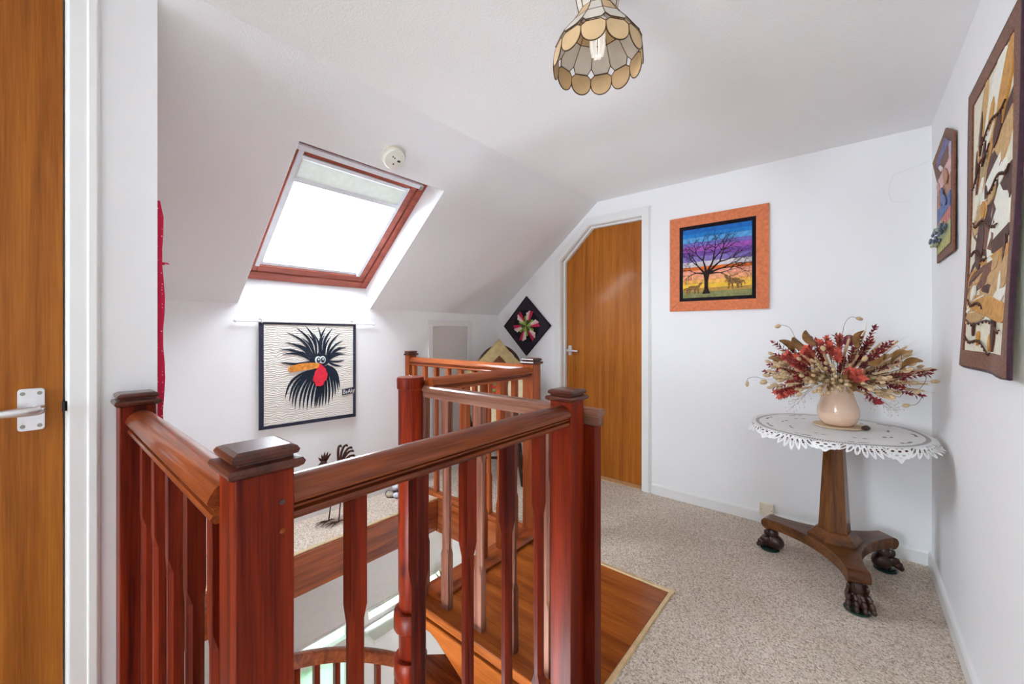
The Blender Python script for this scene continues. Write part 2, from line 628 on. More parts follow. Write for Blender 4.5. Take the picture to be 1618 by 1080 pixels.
# stained fascia boards lining the well
m = MB()
m.box(WX0, WX0 + .018, YW, WY1 - .03, -.218, -.003)
struct('trim_6', m, WY, bevel=.002)
m = MB()
m.box(XL, -1.43, WY1 - .022, WY1 - .004, -.235, -.005)
struct('trim_7', m, WXO, bevel=.002)
m = MB()
m.box(WX1 - .018, WX1 - .002, WY0, WY1, -.235, -.003)
struct('trim_8', m, WY, bevel=.002)
m = MB()
m.box(XW, WX1 - .018, WY0 + .002, WY0 + .018, -.235, -.003)
struct('trim_9', m, WX, bevel=.002)

# ---------------------------------------------------------------- doors
def inset(poly, d):
    """polygon moved outwards by d (counter-clockwise input)"""
    n = len(poly)
    out = []
    for i in range(n):
        p0, p1, p2 = Vector(poly[i - 1]), Vector(poly[i]), Vector(poly[(i + 1) % n])
        e1, e2 = (p1 - p0).normalized(), (p2 - p1).normalized()
        n1, n2 = Vector((e1.y, -e1.x)), Vector((e2.y, -e2.x))
        b = (n1 + n2).normalized()
        out.append(tuple(p1 + b * (d / max(.2, b.dot(n1)))))
    return out


def open_frame(mb, inner, outer, fn, c0, c1):
    """band between two open outlines (start and end on the floor)"""
    for i in range(len(inner) - 1):
        mb.prism([inner[i], inner[i + 1], outer[i + 1], outer[i]], fn, c0, c1)


O = [(DX1, 0), (DX1, DZ), (DCX, DZ), (DX0, DCZ), (DX0, 0)]      # opening outline, right foot to left foot
def grow(d):
    g = inset(O + [(DX0, -1), (DX1, -1)], d)
    g = g[:5]
    return [(g[0][0], 0.0)] + g[1:4] + [(g[4][0], 0.0)]
a = MB()
g0, g1, g2 = grow(0), grow(.045), grow(.055)
open_frame(a, grow(-.006), g1, fw, YB - .016, YB)
open_frame(a, g1, g2, fw, YB - .010, YB)
arch = struct('door_1', a, GLOSSW)
l = MB()
open_frame(l, grow(-.012), grow(0.0), fw, YB - .008, YB + .11)
open_frame(l, grow(-.026), grow(-.012), fw, YB + .035, YB + .065)
obj('lining', l, GLOSSW, arch)
leaf = grow(-.013)
leaf[0] = (leaf[0][0], .0065)
leaf[4] = (leaf[4][0], .0065)
dl = obj('door_leaf', MB().prism(leaf, fw, YB + .066, YB + .10), DOORW, arch, bevel=.002)
obj('threshold', MB().box(DX0, DX1, YB, YB + .12, -.2, .006), BRASS, arch)


def lever_handle(parent, P, screws=True, sc=1.0):
    """P(a, b, c): a along the lever (towards +a), b up, c out of the door"""
    h = MB()
    pl = []
    w2, h2, r = .023 * sc, .054 * sc, .007
    for cx, cy, a0 in ((w2 - r, h2 - r, 0), (-w2 + r, h2 - r, 90), (-w2 + r, -h2 + r, 180), (w2 - r, -h2 + r, 270)):
        for k in range(4):
            t = math.radians(a0 + k * 30)
            pl.append((cx + r * math.cos(t), cy + r * math.sin(t)))
    h.prism(pl, P, 0, .006)
    h.prism([(x * .93, y * .96) for x, y in pl], P, .006, .009)
    hd = obj('handle', h, CHROME, parent, smooth=35)
    lv = MB()
    rings = []
    for a, c, ra, rb in [(.012, .010, .013, .013), (.010, .028, .013, .012), (.002, .042, .012, .011), (-.02, .046, .013, .007),
                         (-.06, .046, .011, .006), (-.10, .044, .010, .006), (-.118, .042, .008, .005)]:
        if c < .04:
            rings.append([P(a + ra * math.cos(t), rb * math.sin(t), c) for t in [2 * PI * i / 12 for i in range(12)]])
        else:
            rings.append([P(a, ra * math.sin(t), c + rb * math.cos(t)) for t in [2 * PI * i / 12 for i in range(12)]])
    lv.tube([P(.012, 0, .008), P(.012, 0, .03), P(.006, 0, .042), P(-.01, 0, .046), P(-.06, -.001, .047), P(-.112, -.003, .044)],
            [.0135, .0125, .012, .0115, .0095, .008], 12)
    obj('lever', lv, CHROME, hd, smooth=50)
    if screws:
        for sx in (-1, 1):
            for sz in (-1, 1):
                m = MB()
                m.prism([(sx * w2 * .62 + .0048 * math.cos(t), sz * h2 * .78 + .0048 * math.sin(t)) for t in [2 * PI * i / 12 for i in range(12)]],
                        P, .009, .0105)
                obj('screw', m, SCREWM, hd)
    return hd


lever_handle(dl, lambda a, b, c: (-1.885 - a * .9, YB + .066 - c, 1.035 + b), False, .8)
obj('keep_plate', MB().box(DX0 + .011, DX0 + .014, YB + .03, YB + .064, .98, 1.06), CHROME, arch)

# near door on the left, in the wall that faces the camera
a = MB()
a.box(XW, XW + .014, NDY1 + .004, NDY1 + .066, 0, NDZ + .066)
a.box(XW, XW + .018, NDY1 + .040, NDY1 + .062, 0, NDZ + .062)
a.box(XW, XW + .014, NDY0 - .066, NDY0 - .004, 0, NDZ + .066)
a.box(XW, XW + .014, NDY0 - .004, NDY1 + .004, NDZ + .004, NDZ + .066)
arch2 = struct('door_2', a, GLOSSW, bevel=.004)
l = MB()
l.box(XW - .1, XW + .001, NDY1 - .0, NDY1 + .012, 0, NDZ + .012)
l.box(XW - .1, XW + .001, NDY0 - .012, NDY0, 0, NDZ + .012)
l.box(XW - .1, XW + .001, NDY0, NDY1, NDZ, NDZ + .012)
l.box(XW - .1, XW - .045, NDY1 - .014, NDY1, 0, NDZ)
obj('lining', l, GLOSSW, arch2)
dl2 = obj('door_leaf', MB().box(XW - .038, XW - .002, NDY0 + .003, NDY1 - .004, .006, NDZ - .003), DOORW, arch2, bevel=.0015)
lever_handle(dl2, lambda a, b, c: (XW - .002 + c, -.003 + a, .998 + b))
obj('latch_plate', MB().box(XW - .020, XW + .001, NDY1 - .006, NDY1 + .004, .985, 1.012), BLACKM, arch2)

# low cupboard door in the knee wall
KY0, KY1, KZ = 2.148, 2.539, 1.243
a = MB()
for (y0, y1, z0, z1) in [(KY0 - .047, KY0 - .003, .08, KZ + .05), (KY1 + .003, KY1 + .052, .08, KZ + .05), (KY0 - .003, KY1 + .003, KZ + .003, KZ + .05)]:
    a.box(XL, XL + .014, y0, y1, z0, z1)
k = struct('door_3', a, GLOSSW, bevel=.004)
kd = obj('door_leaf', MB().box(XL, XL + .010, KY0, KY1, .09, KZ), CUPM, k, bevel=.0015)
for z in (.3, 1.13):
    obj('hinge', MB().box(XL + .010, XL + .016, KY1 - .006, KY1 + .006, z, z + .05), CHROME, kd)

# ---------------------------------------------------------------- rooflight
YM = (SY0 + SY1) / 2
def frame_ring(mb, hw0, hw1, u0, u1, v0, v1, n0, n1):
    """rectangular ring: half widths hw0 (inner) hw1 (outer); inner u0..u1, outer v0..v1"""
    mb.tbox(S, YM - hw1, YM - hw0, v0, v1, n0, n1)
    mb.tbox(S, YM + hw0, YM + hw1, v0, v1, n0, n1)
    mb.tbox(S, YM - hw0, YM + hw0, v0, u0, n0, n1)
    mb.tbox(S, YM - hw0, YM + hw0, u1, v1, n0, n1)


m = MB()
frame_ring(m, .366, .4125, .112, .985, .055, 1.066, .15, .235)
sky = struct('window_1', m, SKYRED, bevel=.004)
m = MB()
frame_ring(m, .316, .361, .165, .925, .117, .98, .155, .225)
sash = obj('sash', m, SKYRED, sky, bevel=.006)
m = MB()
frame_ring(m, .297, .316, .188, .905, .165, .925, .165, .215)
obj('inner_bead', m, GREYRAIL, sash, bevel=.002)
obj('pane', MB().tbox(S, YM - .3, YM + .3, .17, .92, .188, .193), GLASS, sash)
bm_ = MB()
bm_.tbox(S, YM - .36, YM + .375, .958, .985, .128, .15)
hr = obj('blind_headrail', bm_, GREYRAIL, sky, bevel=.003)
obj('end_cap', MB().tbox(S, YM + .352, YM + .370, .955, .978, .125, .1275), SCREWM, hr)
m = MB()
m.tbox(S, YM - .336, YM - .313, .165, .95, .146, .166).tbox(S, YM + .293, YM + .315, .165, .93, .150, .166)
obj('blind_guide', m, GREYRAIL, sky, bevel=.002)
m = MB()
m.tbox(S, YM - .313, YM + .293, .905, .925, .150, .170)
obj('blind_top_rail', m, GREYRAIL, sky, bevel=.002)
PLEAT = plain('translucent_pleated_cloth', (.86, .88, .84), .8, var=.05)
PLEAT.node_tree.nodes['Principled BSDF'].inputs['Transmission Weight'].default_value = .012
m = MB()
NP = 8
rows = []
for i in range(NP * 2 + 1):
    u = .905 - i * (.905 - .80) / (NP * 2)
    rows.append([S(YM - .313, u, .150 + (.018 if i % 2 else 0)), S(YM + .293, u, .150 + (.018 if i % 2 else 0))])
m.loft(rows, False, closed=False)
obj('pleated_cloth', m, PLEAT, sky)
m = MB()
m.tbox(S, YM - .313, YM + .293, .770, .80, .148, .170)
obj('blind_bottom_rail', m, GREYRAIL, sky, bevel=.003)

# ================================================================ STAIRS AND BALUSTRADES
NS = .077


def newel(parent, cx, cy, z0, top, sx=NS, sy=NS, cap=True, mat=None):
    n = MB()
    h = top - (.036 if cap else 0)
    n.box(cx - sx / 2, cx + sx / 2, cy - sy / 2, cy + sy / 2, z0, h)
    o = obj('newel_post', n, mat or WV, parent, bevel=.0025)
    if cap:
        rings = []
        for e, z in [(.004, 0), (.010, .004), (.012, .010), (.009, .015), (-.001, .017), (-.001, .020), (.004, .022), (.006, .028), (.003, .033), (-.004, .036)]:
            a, b = sx / 2 + e, sy / 2 + e
            rings.append([(cx - a, cy - b, h + z), (cx + a, cy - b, h + z), (cx + a, cy + b, h + z), (cx - a, cy + b, h + z)])
        obj('cap', MB().loft(rings), CAPM, o)
    return o


RAILP = [(-.024, 0), (.024, 0), (.029, .003), (.031, .008), (.028, .013), (.018, .0145), (.018, .018), (.026, .0195), (.027, .0225), (.021, .024), (.021, .0265),
         (.033, .0285), (.035, .034), (.032, .042), (.026, .052), (.016, .060), (.006, .0635), (0, .064),
         (-.006, .0635), (-.016, .060), (-.026, .052), (-.032, .042), (-.035, .034), (-.033, .0285), (-.021, .0265), (-.021, .024), (-.027, .0225), (-.026, .0195),
         (-.018, .018), (-.018, .0145), (-.028, .013), (-.031, .008), (-.029, .003)]


def rail(parent, axis, at, p0, p1, z0, prof=RAILP, mat=None):
    fn = (lambda a, b, c: (c, at + a, z0 + b)) if axis == 'x' else (lambda a, b, c: (at + a, c, z0 + b))
    return obj('handrail', MB().prism(prof, fn, p0, p1), mat or (WX if axis == 'x' else WY), parent, smooth=38)


def oct_ring(cx, cy, hx, hy, ch, z):
    return [(cx - hx + ch, cy - hy, z), (cx + hx - ch, cy - hy, z), (cx + hx, cy - hy + ch, z), (cx + hx, cy + hy - ch, z),
            (cx + hx - ch, cy + hy, z), (cx - hx + ch, cy + hy, z), (cx - hx, cy + hy - ch, z), (cx - hx, cy - hy + ch, z)]


BAL = {}


def baluster(parent, cx, cy, z0, z1, hx=.0152, hy=.0152, mat=None):
    """stop-chamfered baluster; same-sized ones share their mesh"""
    key = (round(z1 - z0, 3), hx, hy, mat)
    loc = Vector((cx, cy, z0))
    if key in BAL:
        o = BAL[key].copy()
        COL.objects.link(o)
        o.parent = parent
        o.location = loc - world_loc(parent)
        return o
    H = z1 - z0
    ch0, ch1 = .0012, min(hx, hy) * .55
    k = H - .2
    rings = [oct_ring(cx, cy, hx, hy, ch0, z0 + z) for z in (0, .235)]
    rings += [oct_ring(cx, cy, hx * .93, hy * .93, ch1, z0 + z) for z in (.262, k - .03)]
    rings += [oct_ring(cx, cy, hx, hy, ch0, z0 + z) for z in (k, H)]
    o = obj('baluster', MB().loft(rings), mat or WV, parent, base=loc)
    BAL[key] = o
    return o


T = 1.026
RY = .20            # balustrade between the left wall and the front corner
RX = -.6885         # balustrade along the landing side of the well
b1 = thing('landing_balustrade', 'red-stained balustrade turning a corner from the white door wall along the stairwell', 'balustrade', (RX, RY, -.235))
newel(b1, -1.589, .193, -.235, T)
newel(b1, RX, .2185, -.235, T + .004)
newel(b1, RX, 1.0885, -.235, T - .006)
rail(b1, 'x', .2, -1.552, RX - NS / 2, .912)
rail(b1, 'y', RX + .004, .2185 + NS / 2, 1.0885 - NS / 2, .910)
for x in (-1.45, -1.287, -1.127, -.965, -.80):
    baluster(b1, x, RY, -.03, .913)
for i in range(5):
    baluster(b1, RX + .006, .373 + .139 * i, -.03, .911)
obj('base_rail', MB().box(-1.55, RX - NS / 2, .182, .218, -.055, -.03), WX, b1)
obj('base_rail', MB().box(RX - .012, RX + .024, .2185 + NS / 2, 1.0885 - NS / 2, -.055, -.03), WY, b1)
# oak pegs showing in the corner post
for z in (.925, .968):
    m = MB()
    m.prism([(.2395 + .004 * math.cos(t), z - .022 + .004 * math.sin(t)) for t in [2 * PI * i / 10 for i in range(10)]],
            lambda a, b, c: (c, a, b), RX + NS / 2 - .001, RX + NS / 2 + .0012)
    obj('peg', m, PAWM if z > .95 else TREAD, b1)

b2 = thing('far_balustrade', 'red-stained balustrade running from the knee wall beside the armchair', 'balustrade', (-2.0, 1.925, 0))
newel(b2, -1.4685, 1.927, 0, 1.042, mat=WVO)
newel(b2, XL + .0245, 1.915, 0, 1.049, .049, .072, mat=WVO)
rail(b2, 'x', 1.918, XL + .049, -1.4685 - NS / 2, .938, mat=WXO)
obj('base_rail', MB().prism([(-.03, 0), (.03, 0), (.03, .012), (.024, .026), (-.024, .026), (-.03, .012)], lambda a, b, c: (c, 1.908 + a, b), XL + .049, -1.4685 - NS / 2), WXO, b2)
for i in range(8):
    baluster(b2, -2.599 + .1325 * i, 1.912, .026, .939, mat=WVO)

CX, CY = -1.537, 1.108        # stair column
b3 = thing('stair_head_balustrade', 'red-stained balustrade from the round stair column to the far newel', 'balustrade', (-1.467, 1.5, 0))
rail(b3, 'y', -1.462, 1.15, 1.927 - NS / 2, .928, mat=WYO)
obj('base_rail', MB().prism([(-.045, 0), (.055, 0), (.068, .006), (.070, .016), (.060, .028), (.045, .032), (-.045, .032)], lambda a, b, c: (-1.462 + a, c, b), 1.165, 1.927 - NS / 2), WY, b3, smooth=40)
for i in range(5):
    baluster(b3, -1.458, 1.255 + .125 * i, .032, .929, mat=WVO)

b4 = thing('tread_edge_balustrade', 'weathered low balustrade from the round stair column to a flat end post', 'balustrade', (-1.1, 1.16, 0))
rail(b4, 'x', 1.157, -1.50, -.606, .902, [(-.014, 0), (.014, 0), (.014, .026), (.023, .028), (.027, .036), (.025, .046), (.018, .052), (-.018, .052), (-.025, .046), (-.027, .036), (-.023, .028), (-.014, .026)], WXG)
obj('end_post', MB().box(-.735, -.617, 1.136, 1.178, .002, .902), WV, b4, bevel=.002)
for x, hx in ((-1.508, .026), (-1.346, .022), (-1.146, .021), (-.978, .021), (-.82, .021)):
    baluster(b4, x, 1.160, .002, .902, hx, .0155, mat=WVG)

# spiral staircase
st = thing('spiral_staircase', 'varnished wooden spiral staircase with round central column and square landing tread', 'staircase', (CX, CY, ZLOW))
prof = [(.050, ZLOW)]
obj('column', MB().lathe([(.052, ZLOW), (.052, .03), (.0545, .034), (.0545, .938), (.060, .944), (.061, .985), (.058, .994), (.045, .996)], (CX, CY, 0), 40), WV, st, smooth=35)
for dx, dy in ((-.02, .01), (.024, -.012)):
    obj('screw', MB().lathe([(.004, .9955), (.004, .999), (.002, 1.0)], (CX + dx, CY + dy, 0), 10), SCREWM, st)
RISE = .213
for k in range(10):
    zt = -.052 - RISE * k
    obj('hub', MB().lathe([(.055, zt), (.070, zt), (.074, zt - .008), (.074, zt - .078), (.070, zt - .086), (.060, zt - .092), (.054, zt - .11)], (CX, CY, 0), 40), WV, st, smooth=35)
# landing tread, nosing and shaped bearer under its open edge
obj('landing_tread', MB().prism([(-1.52, 1.098), (WX1 - .022, 1.098), (WX1 - .008, 1.11), (WX1 - .008, WY1 - .006), (-1.52, WY1 - .006)], lambda a, b, c: (a, b, c), -.036, .001), TREAD, st, bevel=.004)
obj('bearer', MB().prism([(-1.50, -.066), (WX1 - .03, -.066), (WX1 - .03, -.27), (-1.12, -.27), (-1.19, -.215), (-1.36, -.125), (-1.40, -.112), (-1.50, -.112)], lambda a, b, c: (a, c, b), 1.112, 1.150), TREAD, st, bevel=.006)
obj('bearer', MB().box(-1.50, -1.46, 1.17, WY1 - .02, -.15, -.037), TREAD, st, bevel=.004)
obj('riser', MB().box(-1.50, WX1 - .03, 1.128, 1.146, -.066, -.037), CAPM, st)
for k in range(1, 9):
    a1 = math.radians(42 if k == 1 else 4 - 30 * (k - 1))
    a0 = math.radians(-30 - 30 * (k - 1))
    zt = -.058 - RISE * k
    poly = [(CX + .05 * math.cos(a), CY + .05 * math.sin(a)) for a in (a0, a1)]
    poly = poly + [(CX + .74 * math.cos(a1 + (a0 - a1) * i / 5), CY + .74 * math.sin(a1 + (a0 - a1) * i / 5)) for i in range(6)]
    obj('tread', MB().prism(poly, lambda a, b, c: (a, b, c), zt - .04, zt), WX, st, bevel=.003)


def hz(th):
    return -.600 + (th - 180) * .0068


m = MB()
rings = []
for i in range(25):
    th = 138 + i * 4.2
    t = math.radians(th)
    rings.append([(CX + r * math.cos(t), CY + r * math.sin(t), hz(th) + z) for r, z in ((.685, -.07), (.735, -.07), (.735, -.006), (.728, 0), (.692, 0), (.685, -.006))])
obj('handrail', m.loft(rings), WX, st, smooth=40)
for i in range(11):
    th = 141 + i * 9.6
    t = math.radians(th)
    baluster(st, CX + .71 * math.cos(t), CY + .71 * math.sin(t), hz(th) - .95, hz(th) - .06)

# ================================================================ PENDANT LAMP
LX, LY = -.554, 1.037
SHELL_T = plain('tan_capiz_shell', (.70, .49, .26), .35, var=.12, scale=18)
SHELL_C = plain('cream_capiz_shell', (.76, .70, .61), .35, var=.08, scale=18)
for m_ in (SHELL_T, SHELL_C):
    m_.node_tree.nodes['Principled BSDF'].inputs['Transmission Weight'].default_value = .18
    m_.node_tree.nodes['Principled BSDF'].inputs['Roughness'].default_value = .5
CAME = plain('dark_brass_came', (.10, .055, .025), .4, .7)
CORDM = plain('white_flex', (.75, .74, .70), .5, var=.03)
BULBM, nt_, b_ = new_mat('frosted_bulb_glass')
b_.inputs['Base Color'].default_value = (.9, .9, .88, 1)
b_.inputs['Roughness'].default_value = .2
b_.inputs['Emission Color'].default_value = (1.0, .93, .84, 1)
b_.inputs['Emission Strength'].default_value = .35
lamp = thing('pendant_lamp', 'bell-shaped capiz shell pendant lampshade with brass edging under the ceiling', 'lamp', (LX, LY, ZC))
obj('ceiling_rose', MB().lathe([(.03, ZC - .0), (.045, ZC - .002), (.045, ZC - .014), (.035, ZC - .024), (.008, ZC - .03)], (LX, LY, 0), 24), CORDM, lamp, smooth=40)
obj('cord', MB().lathe([(.0035, 2.14), (.0035, ZC - .028)], (LX, LY, 0), 10), CORDM, lamp, smooth=40)
obj('lamp_holder', MB().lathe([(.010, 2.15), (.017, 2.145), (.018, 2.095), (.015, 2.09)], (LX, LY, 0), 16), CORDM, lamp, smooth=40)
bu = MB()
for k in range(3):
    a0 = k * 2 * PI / 3
    pts = []
    for sgn in (-1, 1):
        seq = [2.09, 2.05, 2.01, 1.985]
        if sgn == 1:
            seq = seq[::-1]
        for z in seq:
            rr = .017 if z > 1.99 else .012
            a = a0 + sgn * .42
            pts.append((LX + rr * math.cos(a), LY + rr * math.sin(a), z))
    bu.tube(pts, .0052, 8)
obj('bulb', bu, BULBM, lamp, smooth=60)
NSEG = 12
A0 = math.radians(8)
def LP(i, r, z):
    a = A0 + 2 * PI * i / NSEG
    return Vector((LX + r * math.cos(a), LY + r * math.sin(a), z))
R1, Z1 = .121, 2.003
R1b, Z1b = .113, 2.024
R2, Z2 = .078, 2.064
R3, Z3 = .052, 2.105
R4, Z4 = .066, 2.175
wires = MB()
def wire(pts, r=.0017):
    wires.tube(pts, r, 5)
def panel(pts, mat, c):
    """thin shell panel, slightly thick, with its came drawn round it"""
    c = Vector(c)
    n = (pts[1] - pts[0]).cross(pts[2] - pts[1]).normalized()
    if n.dot(sum(pts, Vector()) / len(pts) - Vector((LX, LY, pts[0].z))) < 0:
        n = -n
    mb = MB()
    k = len(pts)
    mb.add([p - n * .0006 for p in pts] + [p + n * .0006 for p in pts],
           [tuple(range(k))[::-1], tuple(range(k, 2 * k))] + [(i, (i + 1) % k, k + (i + 1) % k, k + i) for i in range(k)])
    obj('shell_panel', mb, mat, lamp)
    wire(list(pts) + [pts[0]])
for i in range(NSEG):
    # hanging round petal
    a = i + .5
    w2 = .0318
    mid = LP(a, R1 * math.cos(PI / NSEG), Z1)
    rad = Vector((mid.x - LX, mid.y - LY, 0)).normalized()
    tan = Vector((-rad.y, rad.x, 0))
    dn = (Vector((0, 0, -1)) + rad * .12).normalized()
    pet = []
    for t in [PI * j / 11 for j in range(12)]:
        pet.append(mid + tan * (w2 * math.cos(t)) + dn * (.026 + .032 * math.sin(t)))
    top = [mid + tan * (-w2) + dn * .010, mid + tan * (-w2 * .62) + dn * .0, mid + tan * (w2 * .62) + dn * .0, mid + tan * w2 + dn * .010]
    panel(pet + top, SHELL_T, mid)
    # long hexagonal panel above
    q = [LP(i + .18, R1, Z1 + .003), LP(i + .82, R1, Z1 + .003), LP(i + 1, R1b, Z1b - .003), LP(i + 1, R2, Z2), LP(i, R2, Z2), LP(i, R1b, Z1b - .003)]
    panel(q, SHELL_C, mid)
    q = [LP(i, R2, Z2), LP(i + 1, R2, Z2), LP(i + 1, R3, Z3), LP(i, R3, Z3)]
    panel(q, SHELL_T if i % 3 else SHELL_C, mid)
    q = [LP(i, R3, Z3), LP(i + 1, R3, Z3), LP(i + 1, R4, Z4), LP(i, R4, Z4)]
    panel(q, SHELL_C, mid)
for i in range(4):
    wire([LP(i * 3, .018, 2.12), LP(i * 3, R3, Z3)], .0014)
obj('wire_frame', wires, CAME, lamp)

# ================================================================ SMOKE ALARM
P0 = S(1.176, 1.155, 0)
ez = Vector((ST, 0, -CT))
ex = Vector((0, 1, 0))
ey = ez.cross(ex)
sm = thing('smoke_alarm', 'round cream smoke alarm on the sloping ceiling above the rooflight', 'smoke alarm', P0)
def disc_on(prof, seg=36):
    mb = MB()
    rings = [[P0 + ez * z + (ex * math.cos(t) + ey * math.sin(t)) * r for t in [2 * PI * i / seg for i in range(seg)]] for r, z in prof]
    return mb.loft(rings)
obj('base', disc_on([(.058, 0), (.060, .004), (.060, .012)]), IVORY, sm, smooth=40)
obj('cover', disc_on([(.054, .012), (.057, .015), (.057, .030), (.052, .037), (.030, .040), (.010, .041)]), OFFW, sm, smooth=30)
for a, b, r in ((-.020, .014, .0035), (-.008, .010, .0035), (.0, -.022, .004)):
    mb = MB()
    mb.prism([(a + r * math.cos(t), b + r * math.sin(t)) for t in [2 * PI * i / 10 for i in range(10)]], lambda x, y, z: P0 + ex * x + ey * y + ez * z, .038, .0425)
    obj('vent', mb, BLACKM, sm)
mb = MB()
mb.tbox(lambda x, y, z: P0 + ex * x + ey * y + ez * z, .012, .028, -.004, .006, .038, .042)
obj('test_slot', mb, BLACKM, sm)

# ================================================================ TELEPHONE SOCKET, WALL CRACK
so = thing('telephone_socket', 'cream telephone socket box above the skirting of the far wall', 'socket', (-.405, YB, .09))
obj('box', MB().box(-.444, -.368, YB - .028, YB, .050, .130), IVORY, so, bevel=.004)
obj('port', MB().box(-.414, -.396, YB - .0288, YB - .026, .085, .096), OFFW, so)
for x in (-.434, -.378):
    obj('screw', MB().prism([(x + .003 * math.cos(t), .09 + .003 * math.sin(t)) for t in [2 * PI * i / 8 for i in range(8)]], fw, YB - .0295, YB - .027), SCREWM, so)
crk = MB()
crk.tube([(.300, YB - .0003, 2.075), (.26, YB - .0003, 2.06), (.20, YB - .0003, 2.045), (.175, YB - .0003, 2.04), (.16, YB - .0003, 2.0), (.152, YB - .0003, 1.95), (.165, YB - .0003, 1.90)], .0006, 4)
crk.tube([(.165, YB - .0003, 1.90), (.20, YB - .0003, 1.885), (.24, YB - .0003, 1.89)], .0005, 4)
ck = obj('trim_10', crk, plain('crack_shadow', (.55, .54, .53), .9))
ck['kind'] = 'structure'

# ================================================================ QUILTED HANGINGS
def cloth(name, col, var=.14, scale=60, bmp=.35):
    return plain(name, col, .9, spec=.15, var=var, scale=scale, bmp=bmp, bscale=170, bdist=.0015, sheen=.1)


def strip(name, poly, fn, c0, c1, mat, parent):
    return obj(name, MB().prism(poly, fn, c0, c1), mat, parent)


def leaf_poly(x0, y0, x1, y1, w, bend=0.0, n=8, tip=1.0):
    """curved tapering feather from root to tip"""
    L, Rr = [], []
    dx, dy = x1 - x0, y1 - y0
    ln = math.hypot(dx, dy)
    px, py = -dy / ln, dx / ln
    for i in range(n + 1):
        t = i / n
        b = bend * math.sin(PI * t) * ln
        cx_, cy_ = x0 + dx * t + px * b, y0 + dy * t + py * b
        ww = w * (math.sin(PI * min(1, .18 + .82 * t)) ** .8 if t < 1 else 0)
        L.append((cx_ + px * ww, cy_ + py * ww))
        Rr.append((cx_ - px * ww, cy_ - py * ww))
    return L + Rr[::-1][1:]


# ---- bird quilt on the knee wall (a along Y, b up, c out of the wall)
BQ = thing('bird_quilt', 'cream quilted hanging of a shaggy black bird with orange beak', 'wall hanging', (XL + .012, 1.155, 1.25))
BY0, BY1, BZ0, BZ1 = .853, 1.459, .612, 1.262
bf = lambda a, b, c: (XL + .012 + c + .004 * math.sin((a - BY0) * 9) * (BZ1 - b), a, b)
NAVY = cloth('black_blue_cotton', (.028, .029, .050))
NAVY2 = cloth('blue_black_feather_cotton', (.010, .016, .030), .5)
m_, nt_, b_ = new_mat('cream_quilted_cotton')
mp_ = coords(nt_, (1, 1, 1), False)
wv_ = nd(nt_, 'ShaderNodeTexWave', i_Scale=26.0, i_Distortion=9.0, i_Detail=1.0)
wv_.inputs['Detail Scale'].default_value = .8
wv_.bands_direction = 'Z'
nt_.links.new(mp_.outputs[0], wv_.inputs['Vector'])
r_ = ramp(nt_, [(0, (.62, .58, .52)), (.22, (.71, .67, .61)), (1, (.74, .70, .64))])
nt_.links.new(wv_.outputs[0], r_.inputs[0])
nt_.links.new(r_.outputs[0], b_.inputs['Base Color'])
b_.inputs['Roughness'].default_value = .9
bump(nt_, b_, wv_.outputs[0], .45, .004)
CREAMQ = m_
strip('backing', [(BY0, BZ0 + .008), (BY1, BZ0 - .008), (BY1, BZ1 - .008), (BY0, BZ1 + .002)], bf, -.002, .004, CREAMQ, BQ)
bw = .026
for pl in ([(BY0, BZ0 + .008), (BY0 + bw, BZ0 + .007), (BY0 + bw, BZ1), (BY0, BZ1 + .002)],
           [(BY1 - bw * .75, BZ0 - .007), (BY1, BZ0 - .008), (BY1, BZ1 - .008), (BY1 - bw * .75, BZ1 - .008)],
           [(BY0 + bw, BZ0 + .007), (BY1 - bw * .75, BZ0 - .007), (BY1 - bw * .75, BZ0 + bw - .010), (BY0 + bw, BZ0 + bw)],
           [(BY0 + bw, BZ1 - .018), (BY1 - bw * .75, BZ1 - .024), (BY1 - bw * .75, BZ1 - .008), (BY0 + bw, BZ1)]):
    strip('border', pl, bf, .0035, .0075, NAVY, BQ)
# picture space: px of the close-up -> wall
def bq(x, y):
    # close-up spans x 75..845 (inner), y 120..985
    return (BY0 + bw + (x - 75) / 770 * (BY1 - BY0 - bw * 1.75), BZ1 - .02 - (y - 120) / 868 * (BZ1 - BZ0 - .046))
up = [((480, 400), (330, 148), 12), ((495, 395), (405, 130), 13), ((515, 395), (510, 135), 11), ((540, 395), (588, 130), 11), ((560, 395), (645, 150), 12),
      ((470, 420), (255, 190), 12), ((455, 425), (235, 275), 11), ((440, 440), (195, 338), 11), ((450, 445), (215, 380), 11), ((440, 460), (190, 445), 12),
      ((590, 420), (715, 198), 12), ((600, 430), (745, 265), 11), ((605, 440), (772, 335), 11), ((605, 445), (740, 325), 9), ((610, 450), (772, 402), 12), ((610, 460), (760, 460), 11),
      ((605, 470), (735, 520), 11), ((500, 400), (420, 200), 9), ((520, 395), (470, 195), 9), ((550, 395), (575, 200), 9), ((575, 410), (630, 225), 9),
      ((470, 430), (330, 290), 9), ((480, 415), (370, 235), 9), ((445, 455), (265, 458), 9), ((600, 425), (690, 300), 8), ((460, 435), (290, 360), 9), ((600, 440), (735, 385), 8)]
for (p0, p1, w_) in up:
    a_, b__ = bq(*p0), bq(*p1)
    s_ = .12 if p1[0] < 520 else -.12
    strip('feather', leaf_poly(*a_, *b__, w_ * .00066, -s_ if p1[1] < 420 else s_ * .6), bf, .004, .0062, NAVY2, BQ)
